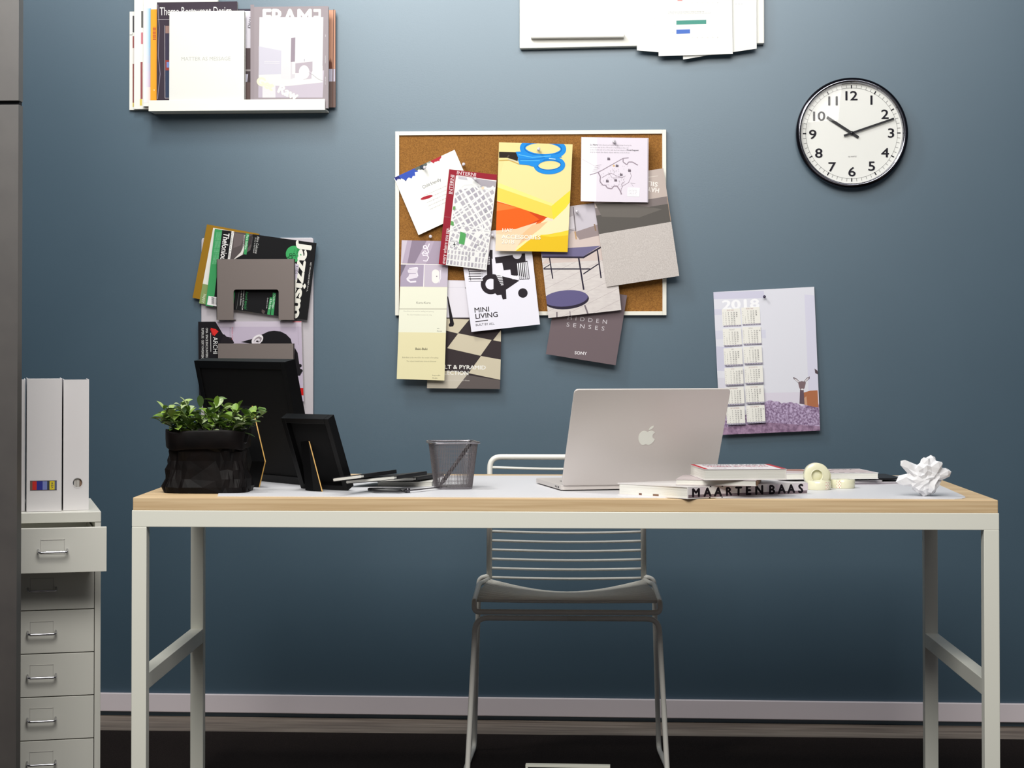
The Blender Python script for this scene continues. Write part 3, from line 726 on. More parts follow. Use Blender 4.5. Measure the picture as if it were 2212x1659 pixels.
    def dr4(b, w_, D_, th_, T_):
        q = Print(b, lambda x, y, L_: V((x, y, th_ + L_ * .00015)))
        q.rect(.004, .004, w_ - .004, D_ - .004, (206, 192, 192)); q.poly([(.01, .10), (.09, .06), (.085, .15), (.02, .16)], (170, 130, 120)); q.poly([(.09, .05), (.15, .09), (.12, .12)], (140, 116, 112))
        q.text('ISOLA', w_ * .66, D_ * .74, .018, 0, (60, 56, 62), .04, up=1, fit=w_ * .24)
        for i in range(4): q.rect(w_ * (.5 + i * .11), .016, w_ * (.56 + i * .11), .021, (70, 62, 66))
    A = on_z(1766, 1030.5, za); Bc = on_z(1898, 1027.5, za)
    slab('book', 'white-edged book with pinkish cover lying behind the upright tape roll', 'book', (1690, 1036.2), (1898, 1034.6), .150, .0145, za, M((232, 231, 232), .45), draw=dr4)
right_books()

# --- tape rolls
def tape():
    TM = M((232, 229, 198), .25, 0, .5, 'translucent_tape', .4)
    TI = M((236, 234, 206), .35, 0, .5, 'tape_core')
    def roll(c, axis, r, w, label, lab=None):
        t = thing('tape_roll', c, label, 'tape roll', 'clear tape rolls'); ax = V(axis).normalized(); c = V(c)
        b = MB(); ri = r * .52
        b.lathe([(ri, -w / 2), (r - .001, -w / 2), (r, -w / 2 + .001), (r, w / 2 - .001), (r - .001, w / 2), (ri, w / 2)], c, ax, TM, 56); b.build('tape', t, True)
        b = MB(); b.lathe([(ri - .002, -w / 2), (ri, -w / 2), (ri, w / 2), (ri - .002, w / 2), (ri - .002, -w / 2)], c, ax, TI, 48); b.lathe([(0, w * .1), (ri - .001, w * .1), (ri - .001, -w * .1), (0, -w * .1)], c, ax, TI, 40); b.build('core', t, True)
        if lab is not None:
            b = MB(); a1 = V((1, 0, 0)); a2 = V((0, 1, 0)); p = Print(b, lambda x, y, L_: c + (a1 * cos(x) + a2 * sin(x)) * (r + .0002 + L_ * .0002) + V((0, 0, y)))
            a0 = lab; n = 6
            for i in range(n): p.rect(a0 + i * .42 / n, -w / 2 + .001, a0 + (i + 1) * .42 / n, w / 2 - .001, (240, 236, 214))
            for i in range(4):
                for j in range(5):
                    if (i + j) % 2 == 0: p.disc(a0 + .05 + i * .11, -w / 2 + .0028 + j * (w - .0056) / 4, .028, (196, 60, 50), .0011, 10)
            b.build('dotted_label', t)
    w = .0195
    A = on_z(1771, 1059, ZD); roll((A.x, A.y + .027, ZD + w / 2 + .0002), (0, 0, 1), .0275, w, 'flat clear tape roll under the upright roll, red-dotted label at its right', radians(-62))
    Bq = on_z(1822, 1056, ZD); roll((Bq.x + .002, Bq.y + .030, ZD + w / 2 + .0002), (0, 0, 1), .0272, w, 'flat clear tape roll with a red-dotted label at its left, right of the other rolls', radians(-128))
    roll((A.x - .001, A.y + .069, ZD + .0285 + .0003), (.12, -1, 0), .0285, .020, 'clear tape roll standing upright on its rim behind the flat ones')
    roll((A.x + .009, A.y + .094, ZD + .0245 + .0003), (.12, -1, 0), .0245, .020, 'smaller clear tape roll standing half hidden behind the upright one')
tape()

# --- crumpled paper
def crumple():
    c = on_z(2003, 1074, ZD); R = .047; c = V((c.x, c.y + .035, ZD)); rn = random.Random(21)
    bm = bmesh.new(); bmesh.ops.create_icosphere(bm, subdivisions=5, radius=1)
    seeds = []
    for i in range(46):
        d = V((rn.gauss(0, 1), rn.gauss(0, 1), rn.gauss(0, 1))).normalized(); seeds.append((d, rn.uniform(.72, 1.10)))
    spikes = [(V((-.72, -.3, .62)).normalized(), 1.36, 10), (V((.25, -.2, .95)).normalized(), 1.14, 6), (V((-.95, -.2, -.1)).normalized(), 1.22, 6), (V((.0, -.4, .85)).normalized(), 1.1, 7), (V((.9, -.2, .3)).normalized(), 1.12, 6), (V((.5, -.5, .7)).normalized(), 1.15, 8)]
    vs = []
    for v_ in bm.verts:
        d = v_.co.normalized()
        # intersection of random half-spaces: a faceted, folded shell
        k = min((s * .80) / max(.05, d.dot(sd)) for sd, s in seeds if d.dot(sd) > .3)
        k = min(k, 1.15)
        crease = abs(noise.noise(d * 2.6 + V((3, 1, 4)))) * 1.0 + abs(noise.noise(d * 6 + V((7, 1, 4)))) * .35
        k = k * (1.18 - .42 * crease)
        for sd, s, sh in spikes:
            t_ = max(0, d.dot(sd)); k = max(k, s * t_ ** sh)
        v_.co = d * k
    zmin = min(v_.co.z for v_ in bm.verts)
    b = MB(); b.add([c + V((v_.co.x * R * 1.12, v_.co.y * R, max(0, (v_.co.z + .82)) * R * .98 + .0003)) for v_ in bm.verts], [[v_.index for v_ in f.verts] for f in bm.faces], M((236, 236, 238), .6, 0, .3, 'crumpled_paper'))
    bm.free()
    o = b.build('paper_ball', None, False); tag(o, 'crumpled ball of white paper near the right end of the desk', 'paper ball')
    dm = o.modifiers.new('facet', 'DECIMATE'); dm.ratio = .11
crumple()

# --- white-rimmed box on the rug at the lower edge
def bin_():
    P = on_z(1135, 1652, .115); Q = on_z(1318, 1655, .115); w = (Q - P).length; x0, y0 = P.x, P.y
    a = atan2(Q.y - P.y, Q.x - P.x); Tm = Matrix.Translation((x0, y0, 0)) @ Matrix.Rotation(a, 4, 'Z')
    t = thing('floor_box', Tm @ V((w / 2, .03, 0)), 'black box with a thin white rim standing on the rug between the chair legs', 'box')
    b = MB(Tm); r = .0055
    for lo, hi in (((0, 0, .115 - r), (w, .02, .115)), ((0, 0, 0), (r, .02, .115 - r)), ((w - r, 0, 0), (w, .02, .115 - r)), ((r, 0, 0), (w - r, .02, r))): b.box(lo, hi, M((222, 222, 208), .4))
    b.build('rim', t, bevel=.0006)
    b = MB(Tm); b.box((r, .004, r), (w - r, .018, .115 - r), M((12, 12, 20), .6)); b.build('panel', t)
bin_()

# ================================================================== WALL: CLOCK
def clock():
    c = on_y(1837.5, 289.7, 0); r = (on_y(1958.8, 289.7, -.03) - on_y(1716.2, 289.7, -.03)).length / 2; k = r / 121.0    # metres per pixel
    t = thing('wall_clock', c, 'round chrome-rimmed wall clock with white face and black numerals', 'clock')
    ax = (0, -1, 0); DK = M((66, 64, 72), .2, 1, .5, 'dark_chrome')
    b = MB(); b.lathe([(0, .0), (r * .93, 0), (r * .95, .006), (r, .020), (r, .030), (r * .985, .038), (r * .955, .040)], c, ax, DK, 96); b.build('case', t, True)
    b = MB(); b.lathe([(r * .955, .040), (r * .935, .042), (r * .915, .038), (r * .905, .030), (r * .90, .022)], c, ax, M((150, 150, 158), .16, 1, .5, 'bright_chrome'), 96); b.build('bezel', t, True)
    fc = c + V((0, -.022, 0)); b = MB(); b.lathe([(0, .0), (r * .905, .0)], fc, ax, M((236, 236, 230), .5, 0, .3, 'clock_face_white'), 96)
    p = Print(b, lambda x, y, L_: fc + V((x * k, -L_ * .0002, -y * k))); K = (34, 32, 40)
    R0, R1 = 99, 105.5
    for i in range(120): 
        a0, a1 = 2 * pi * i / 120, 2 * pi * (i + 1) / 120; p.line((R0 * cos(a0), R0 * sin(a0)), (R0 * cos(a1), R0 * sin(a1)), .5, K)
    for i in range(60):
        a = 2 * pi * i / 60; big = i % 5 == 0; p.line(((R0 - (1 if big else 0)) * cos(a), (R0 - (1 if big else 0)) * sin(a)), (R1 * cos(a), R1 * sin(a)), 2.4 if big else .6, K)
    pos = {12: (0, -82), 1: (43, -72), 2: (72, -41), 3: (85, 0), 4: (72, 43), 5: (43, 72), 6: (.5, 84), 7: (-42, 73), 8: (-71, 43), 9: (-84, 2), 10: (-70, -38), 11: (-40, -71)}
    for n_, (x, y) in pos.items():
        g, _f = glyphs(str(n_), .018, .92, 1, 'LEFT', 4); xs = [q[0] for q in g]; sx = 1.22; sc = 19.5 / CAPH
        xo = -(max(xs) + min(xs)) / 2 * sc * sx; p.text(str(n_), x + xo, y + 9.7, 19.5, 0, K, .018, sx, 0, .92, res=4)
    p.text('QUARTZ', -8, 52, 2.6, 0, (120, 116, 120), 0, 1.2, res=1)
    b.build('face', t)
    def hand(nm, a, ln, tail, w0, w1, h):
        d = V((sin(a), 0, cos(a))); s_ = V((cos(a), 0, -sin(a))); o = c + V((0, -.022 - h, 0)); bb = MB()
        bb.prism([o - d * tail * k - s_ * w0 * k, o - d * tail * k + s_ * w0 * k, o + d * ln * k + s_ * w1 * k, o + d * ln * k - s_ * w1 * k], (0, -.0012, 0), M((16, 16, 22), .4)); bb.build(nm, t)
    hand('hour_hand', atan2(-53, 35), 64, 17, 2.9, 2.9, .004); hand('minute_hand', atan2(91, 31), 96, 18, 2.4, 2.2, .0065)
    b = MB(); b.lathe([(0, .0095), (.004, .0092), (.0055, .0075), (.0055, .0), (0, 0)], fc, ax, M((20, 20, 24), .3), 24); b.build('spindle_cap', t, True)
    b = MB(); b.lathe([(0, .021), (r * .3, .0203), (r * .6, .0175), (r * .8, .0145), (r * .91, .012)], fc, ax, GLASS, 64); b.build('glass', t, True)
clock()

# ================================================================== WALL: CORK BOARD AND WHAT IS PINNED TO IT
def board():
    q = [(853.3, 284.3), (1439, 280), (1440, 681.3), (854, 681.3)]; yb = -.014
    P = [on_y(x, y, yb - .004) for x, y in q]; w = .0115; x0 = (P[0].x + P[3].x) / 2; x1 = (P[1].x + P[2].x) / 2; z1 = (P[0].z + P[1].z) / 2; z0 = (P[2].z + P[3].z) / 2
    t = thing('cork_board', ((x0 + x1) / 2, 0, z0), 'cork pin board in a thin white frame, covered with pinned prints', 'cork board')
    b = MB(); FRM = M((236, 234, 222), .45, 0, .4, 'white_frame')
    b.box((x0, yb - .006, z0), (x0 + w, 0, z1), FRM); b.box((x1 - w, yb - .006, z0), (x1, 0, z1), FRM)
    b.box((x0 + w, yb - .006, z0), (x1 - w, 0, z0 + w), FRM); b.box((x0 + w, yb - .006, z1 - w), (x1 - w, 0, z1), FRM)
    b.build('frame', t, bevel=.001)
    b = MB(); b.box((x0 + w, yb, z0 + w), (x1 - w, -.001, z1 - w), CORK); b.build('cork', t)
board()
YB = .022      # clearance of the first leaf from the wall
def art_child(p):
    q = [(851, 384), (982, 323.5), (1035, 447), (904, 508)]
    B1, RD, GR = (58, 84, 176), (176, 48, 60), (96, 104, 98)
    def jag(u0, u1, dep, col, seed):
        rn = random.Random(seed); pts = [bil(q, u0, 0), bil(q, u1, 0)]; n = 9
        for i in range(n + 1):
            u = u1 + (u0 - u1) * i / n; pts.append(bil(q, u + rn.uniform(-.01, .01), dep * (.45 + .55 * sin(pi * i / n)) * rn.uniform(.55, 1.1)))
        p.poly(pts, col)
    jag(0, .12, .08, (44, 48, 120), 1); jag(.08, .36, .15, B1, 2); jag(.34, .54, .085, GR, 3); jag(.54, .62, .03, (150, 160, 150), 6); jag(.60, .78, .075, RD, 4); jag(.42, .47, .10, (60, 70, 80), 5)
    p.disc(*bil(q, .145, .12), 1.2, (50, 60, 90)); p.disc(850.5 + 6, 379.5, 2, (230, 228, 235))
    p.text('Child friendly', 914, 408, 6.6, 24.6, (52, 52, 58), .01, fit=43)
    greek(p, 916, 424, 62, 5, 8.0, 2.6, 24, (150, 146, 150), 4)
    p.disc(921.5, 426.5, 13.5, (168, 40, 54), 3.4, rot=radians(-17))
Sh = sheet
Sh('booklet', 'white booklet splashed with blue and red along its top, left of the folded street map', 'booklet', [(851, 384), (982, 323.5), (1035, 447), (904, 508)], YB + .004, .003, (240, 240, 234), gz=-.05, draw=art_child)
def art_vault(p):
    q = [(928, 605), (1086, 607), (1080, 840.6), (922.4, 838.5)]
    p.poly([(926, 604), (1086, 604), (1082, 690), (925, 686)], (226, 222, 230))
    p.line((966, 621), (1006, 621), .8, (206, 202, 212)); 
    p.disc(1006, 622, 1.5, (140, 136, 140))
    CR, DKc = (206, 196, 172), (58, 50, 52)
    p.poly([(900, 686), (1086, 686), (1086, 845), (900, 845)], DKc)
    for pts in ([(964, 688), (1014, 690), (989, 720.5), (955, 712)], [(990, 720), (1062, 734.5), (1038, 768.5), (966, 752)], [(1065, 735), (1082, 713), (1082, 738)], [(1039, 769), (1083, 777), (1083, 821), (1012, 806)],
                [(950, 800), (1012, 806), (986, 838), (920, 840), (920, 800)], [(930, 690), (950, 712), (935, 740), (920, 735)]): p.poly(pts, CR)
    p.poly([(920, 815), (1012, 806), (986, 839), (920, 842)], (200, 192, 176)); p.poly([(986, 839), (1009, 810), (1083, 822), (1083, 842)], (98, 90, 88))
    p.poly([(966, 640), (968, 641), (981, 700), (979, 705), (971, 706), (969, 702), (972, 697)], (30, 26, 30))
    W = (238, 236, 230); p.text('VAULT & PYRAMID', 932, 796, 8.2, -1, W, .02, fit=117); p.text('COLLECTION', 932, 808.5, 8.2, -1, W, .02, fit=79)
    p.text('Graphic marble patterned floor by Hansold for House', 932, 822, 3.2, -1, (214, 208, 200), 0, .8, res=1)
Sh('brochure', 'tall brochure with a cream and black chequered floor photo, lowest under the board', 'brochure', [(928, 605), (1086, 607), (1080, 840.6), (922.4, 838.5)], YB + .004, .0025, (224, 220, 224), gz=-.03, draw=art_vault)
def art_mini(p):
    K = (42, 36, 42); PW = (232, 230, 240)
    def r(*a): p.poly(list(a), K)
    p.disc(1054.7, 613.5, 15.8, K); p.disc(1060.5, 613.8, 22, K); p.disc(1060.5, 613.8, 11.8, PW)
    r((1052, 556), (1062, 552), (1064, 592), (1052, 594)); r((1056, 552), (1058, 540), (1064, 540), (1064, 560))
    r((1069, 556), (1134, 547), (1138, 600), (1116, 594), (1112, 581), (1088, 584), (1085, 568), (1071, 569)); r((1102, 580), (1116, 581), (1118, 597), (1104, 594))
    r((1066, 592), (1122, 606), (1093, 626), (1094, 646), (1086, 647), (1083, 637), (1074, 638), (1066, 630))
    p.disc(1117, 550, 9.6, PW); p.disc(1129.5, 633, 10.3, K)
    for i in range(6): x = 1116 + i * 4.0; p.poly([(x, 567 - i * .4), (x + 3.4, 566.6 - i * .4), (x + 6.8, 603), (x + 3.6, 604)], K); p.poly([(x + .7, 568 - i * .4), (x + 2.7, 567.6 - i * .4), (x + 6.0, 602), (x + 4.2, 603)], (238, 236, 242))
    p.poly([(1115, 568), (1139, 563.5), (1139, 565), (1115, 569.5)], K); p.line((1139, 564), (1144, 602), .9, K); p.line((1122, 604.6), (1144, 602), .9, K)
    for i in range(4): x = 1105 + i * 3.8; p.poly([(x, 596), (x + 2.4, 595), (x + 4.5, 603), (x + 2.5, 603.4)], (238, 236, 242))
    for i in range(5): y = 582 + i * 5.4; p.poly([(1012, y), (1043 - (i % 2) * 5, y - .2), (1043 - (i % 2) * 5, y + 2.9), (1012.5, y + 3.4)], (236, 234, 240)); p.line((1012, y - .8), (1044 - (i % 2) * 5, y - 1), .9, K); p.line((1012.6, y + 4), (1044 - (i % 2) * 5, y + 3.6), .9, K)
    p.line((1012, 581), (1017, 606), 1.1, K)
    for i in range(8): y = 590 + i * 3.5; x = 1066 + i * 1.7; p.poly([(x + 4, y), (x + 18 - i * 1.2, y - .6), (x + 18 - i * 1.2, y + 1.3), (x + 4, y + 1.8)], (238, 236, 242))
    for i in range(4): p.poly([(1053, 556 + i * 4.4), (1058, 555.6 + i * 4.4), (1058, 558 + i * 4.4), (1053, 558.6 + i * 4.4)], (238, 236, 242))
    p.text('MINI', 1024.5, 675.5, 10.4, 5, K, .012, fit=31); p.text('LIVING', 1026.5, 688.8, 10.4, 5.5, K, .012, fit=48)
    p.line((1027, 695), (1054, 691.6), 1.8, K); p.text('BUILT BY ALL.', 1027.5, 704.5, 4.8, 5, K, .006, fit=41)
Sh('leaflet', 'white leaflet with black geometric shapes and a two-line capital title', 'leaflet', [(992, 507), (1143, 488), (1166.5, 700.7), (1018.3, 717)], YB + .015, .0015, (232, 230, 240), gz=-.05, draw=art_mini)
def art_long(p):
    V1 = (180, 166, 184)
    p.poly([(866, 519), (968, 521), (967, 571), (864, 569)], V1); p.poly([(890, 519), (922, 519), (896, 569), (880, 569)], (142, 128, 146)); p.poly([(866, 519), (880, 519), (869, 569), (864, 569)], (204, 194, 206)); p.poly([(938, 520), (968, 521), (967, 571), (920, 570)], (168, 154, 172))
    W = (234, 228, 236)
    p.path([(927.5, 526), (925, 533), (920, 537), (914.5, 536), (915, 531), (920, 530), (923, 536), (926, 545), (920, 548), (913, 545), (914, 552), (922, 551), (926, 556), (922, 564), (914, 563)], 2.2, W); p.path([(911, 548), (918, 541), (924, 550)], 1.6, W)
    p.poly([(864.5, 571.5), (916, 572), (914, 619), (862, 619)], (170, 158, 178)); p.poly([(864.5, 571.5), (877, 572), (866, 596), (863, 600)], (118, 108, 124)); p.poly([(917.5, 572), (968, 573), (966.5, 620), (916, 619.5)], (196, 186, 200))
    p.path([(884, 580), (902, 578), (900, 588), (882, 588), (884, 582)], 2.6, W); p.path([(900, 588), (902, 597), (886, 596), (879, 603), (886, 609), (899, 608)], 3.6, W); p.poly([(880, 583), (901, 579), (902, 590), (884, 590)], (220, 212, 222)); p.poly([(884, 592), (902, 591), (901, 600), (880, 604)], (224, 216, 226))
    p.disc(941, 590, 8, (236, 232, 228)); p.disc(941, 604, 8, (236, 232, 228)); p.rect(933, 590, 949, 604, (236, 232, 228)); p.path([(951, 583), (952, 600), (948, 611)], 1.4, W); p.disc(943.5, 597, 1.4, (140, 130, 140))
    p.line((863, 570.3), (968, 572), 1.3, (236, 230, 238)); p.line((916.5, 571), (914.5, 619.6), 1.3, (236, 230, 238))
    p.poly([(861, 619), (967, 620.8), (964, 719), (857, 717.5)], (232, 232, 212)); p.poly([(860, 666), (966, 666), (966, 669), (860, 668.6)], (202, 200, 182))
    p.poly([(858, 717.5), (965, 719), (961, 824), (855, 821)], (226, 218, 176))
    G = (120, 116, 108)
    p.text('Kuru-Kuru', 899, 656, 4.6, -.5, G, 0, 1.05, res=2); p.text('Kuru-Kuru is the verb for twirling and spinning', 872, 673.5, 2.7, -.5, (166, 164, 150), 0, .86, res=1); p.text('The object translates tourism into ring', 879, 681, 2.7, -.5, (166, 164, 150), 0, .86, res=1)
    p.text('Baki-Baki', 897, 756, 4.8, -.5, (76, 74, 62), .02, 1.02, res=2); p.text('Baki-Baki is the word for the sound of breaking.', 869, 773.5, 3, -.5, (140, 134, 108), 0, .92, res=1); p.text('The object transforms stone in blossom', 878, 781.5, 3, -.5, (140, 134, 108), 0, .90, res=1)
    for (x, y, s_) in ((944, 711, 'Info'), (944, 716.5, 'Module'), (934, 812, 'Responsible'), (934, 818, 'Module')): p.text(s_, x, y, 2.6, 0, (90, 88, 80), .01, .95, res=1)
Sh('folded_leaflet', 'long narrow cream leaflet with mauve photos at its top, lower left of board', 'leaflet', [(867.8, 519), (969.5, 521), (960, 822), (857, 818.5)], YB + .016, .0012, (230, 228, 206), gz=-.07, draw=art_long)
def art_map(p):
    q = [(970.3, 365.5), (1073.8, 377.4), (1051, 583.4), (947.5, 570.5)]; RD = (146, 34, 50)
    p.poly([(966, 362), (1078, 374), (1076, 392), (966, 380)], RD); p.poly([(966, 362), (986, 364), (964.5, 577), (944, 575)], RD)
    p.poly([(985, 379), (1074, 390), (1052, 585), (963, 573)], (228, 228, 226))
    reg = [(986, 380), (1072, 391), (1050, 582), (964, 572)]
    sv = p.clip
    GY = (176, 172, 180)
    # street blocks: the lower third square to the sheet, the rest slanting
    def blocks(regc, ang, su, sv_, gap, seed):
        rn = random.Random(seed); a = radians(ang); cx, cy = 1018, 480
        for i in range(-14, 15):
            for j in range(-16, 17):
                if rn.random() < .05: continue
                s1 = su * rn.choice([.82, 1, 1]); o = rn.uniform(0, 1.2)
                x0, x1, y0, y1 = i * su + gap, i * su + s1 - gap * .2, j * sv_ + gap + o, (j + 1) * sv_ - gap * .2
                pts = [(cx + x * cos(a) - y * sin(a), cy + x * sin(a) + y * cos(a)) for x, y in ((x0, y0), (x1, y0 + rn.uniform(-1, 1)), (x1 - rn.uniform(0, 1.5), y1), (x0, y1))]
                c_ = clip_poly(pts, regc)
                if len(c_) >= 3: p.poly(c_, rn.choice([GY, GY, (166, 162, 172), (186, 182, 188)]))
    blocks([(984, 412), (1069, 396), (1060, 500), (976, 500)], -32, 11, 13, 2.4, 3)
    blocks([(976, 500), (1059, 505), (1052, 545), (968, 538)], -62, 12, 9, 2.2, 8)
    blocks([(968, 540), (1052, 548), (1048, 580), (965, 570)], 6.4, 7.6, 12, 2.2, 5)
    p.poly([(1018, 384), (1072, 392), (1070, 404), (1040, 402)], (166, 160, 168)); p.poly([(990, 381), (1008, 383), (1010, 389), (990, 386)], (190, 186, 194)); 
    p.path([(984, 416), (1002, 398), (1020, 397), (1034, 408), (1070, 407)], 3.6, (232, 232, 230)); p.path([(976, 470), (1012, 446), (1066, 402)], 3, (232, 232, 230)); p.path([(1020, 397), (1012, 388)], 4, (232, 232, 230)); p.path([(968, 500), (1000, 486), (1060, 500)], 2.6, (232, 232, 230)); p.path([(990, 396), (1040, 480), (1056, 552)], 2.8, (232, 232, 230))
    p.poly([(994.5, 500), (1007, 505), (1003, 529), (991, 526)], (84, 160, 92)); p.poly([(979, 446), (984, 446), (983, 453), (978, 453)], (110, 160, 96)); p.poly([(974, 477), (980, 479), (980, 488), (973, 486)], (96, 160, 92))
    p.disc(1043, 406, 3.2, (224, 206, 180))
    p.rect(975, 518, 986, 534, (222, 222, 222)); p.poly([(981, 523), (982, 523), (982.4, 527), (986, 530), (982, 529), (982.4, 533), (980.6, 533), (981, 529), (977, 530), (980.8, 527)], (40, 40, 44)); p.text('AIRPORT', 975.5, 522, 2.4, -4, (70, 70, 74), 0, .9, res=1)
    for (x, y) in ((1013, 444), (1050, 457), (1033, 529), (1013, 553), (1047, 548)): p.disc(x, y, 2, (120, 120, 124)); p.disc(x, y, 1, (220, 220, 220))
    W = (226, 206, 208); p.text('INTERNI', 986, 376.5, 7.2, -6.5, W, .014, fit=41); p.text('INTERNI', 976.5, 420, 7.2, 84, W, .014, fit=41); p.text('every where you are.', 961.5, 570, 7.8, 83.5, W, .012, fit=78)
    p.line((987, 378.4), (1027, 382.6), .7, W); p.line((982, 379), (978, 420), .7, W); p.line((959, 468), (973, 469.6), .6, (190, 120, 128))
Sh('street_map', 'folded street map with a dark red spine and headings, overlapping the splashed booklet', 'map', [(970.3, 365.5), (1073.8, 377.4), (1051, 583.4), (947.5, 570.5)], YB + .022, .003, (146, 34, 50), gz=-.04, draw=art_map)
def art_hidden(p):
    W = (206, 200, 204)
    p.text('HIDDEN', 1225, 690, 8.6, -6.4, W, 0, space=1.9, fit=85); p.text('SENSES', 1223, 705, 8.6, -6.4, W, 0, space=1.9, fit=82)
    p.text('SONY', 1241, 765, 6.4, -4, (232, 228, 230), .02, fit=26)
    for i, l in enumerate('SONY'): pass
Sh('card', 'dark taupe booklet with a widely spaced white title, below the bottom edge of the board', 'booklet', [(1204, 614), (1354.6, 638), (1329.8, 789), (1179, 764.8)], YB + .012, .003, (112, 98, 102), gz=-.06, draw=art_hidden)
def art_table(p):
    q = [(1159, 455), (1316, 434), (1342, 669.6), (1184.6, 687)]
    p.poly(q, PLANKS)
    for i in range(12): y = 520 + i * 26; p.line((1150, y + 40), (1350, y - 60), .6, (176, 164, 164))
    p.poly([(1150, 440), (1330, 425), (1330, 490), (1160, 540)], (188, 180, 184)); p.poly([(1236, 500), (1285, 485), (1330, 470), (1330, 560), (1170, 570)], (206, 190, 184)); 
    p.poly([(1240, 447), (1300, 438), (1304, 488), (1246, 500)], (196, 190, 198)); p.line((1238, 447), (1244, 500), 1.6, (92, 84, 92)); p.poly([(1228, 470), (1238, 466), (1241, 493), (1230, 496)], (216, 210, 216))
    p.poly([(1240, 502), (1300, 482), (1306, 506), (1252, 518)], (150, 136, 136)); p.line((1242, 500), (1245, 517), 3, (186, 150, 108)); p.line((1284, 484), (1287, 499), 3, (140, 116, 96)); p.line((1230, 496), (1242, 499), 1, (120, 112, 118))
    BK = (46, 40, 56)
    p.poly([(1168, 542), (1224, 536), (1297, 531), (1260, 554), (1171, 554)], (112, 106, 140)); p.poly([(1171, 554), (1260, 554), (1298, 532), (1298, 536), (1261, 558), (1171, 557)], BK)
    p.line((1187, 557), (1194, 602), 2.6, BK); p.line((1250, 557), (1261, 626), 3.4, BK); p.line((1290, 537), (1298.5, 601), 2.8, BK); p.line((1174, 581), (1275, 581), 2.6, BK); p.line((1174, 580), (1189, 571), 1.8, BK); p.line((1260, 592), (1293, 570), 2.4, BK)
    p.disc(1224, 648, 48.5, BK, 20, rot=radians(-5)); p.disc(1222, 644.5, 48, (98, 92, 132), 17.5, rot=radians(-5)); p.line((1263, 659), (1270, 678), 3.4, (120, 110, 116)); p.line((1203, 674), (1203, 690), 3, (120, 110, 116)); p.line((1231, 672), (1232, 684), 2, (150, 140, 146))
Sh('brochure', 'interior photo print with a small dark table and a round black stool on pale planks', 'brochure', [(1159, 455), (1316, 434), (1342, 669.6), (1184.6, 687)], YB + .019, .0025, (208, 200, 200), gz=-.05, draw=art_table)
def art_silk(p):
    p.poly([(1276, 387), (1433, 363.5), (1442, 424), (1285, 448)], (190, 176, 168)); p.line((1399, 383), (1421, 380), 1.4, (214, 206, 196))
    p.poly([(1283, 450), (1441.5, 424), (1445, 440), (1286, 466)], (128, 118, 116)); p.poly([(1286, 466), (1445, 440), (1450, 479), (1293, 506)], (92, 88, 84)); p.poly([(1286, 440), (1340, 437), (1430, 452), (1380, 470), (1300, 468)], (108, 103, 98)); p.line((1441, 425), (1449, 477), 1.2, (176, 150, 130))
    p.poly([(1293, 506), (1450, 479), (1468, 597), (1310, 621)], FABRIC)
    W = (238, 232, 226); p.text('HAY', 1425, 407, 9.6, 172, W, .02, fit=25); p.text('SILK', 1422, 394.5, 9.0, 172, W, .02, fit=31)
Sh('fabric_brochure', 'large grey cloth-textured brochure with upside-down lettering, over the right board edge', 'brochure', [(1276, 387), (1433, 363.5), (1467.3, 596), (1310.7, 619.7)], YB + .024, .0025, (196, 188, 182), gz=-.03, gx=.02, draw=art_silk)
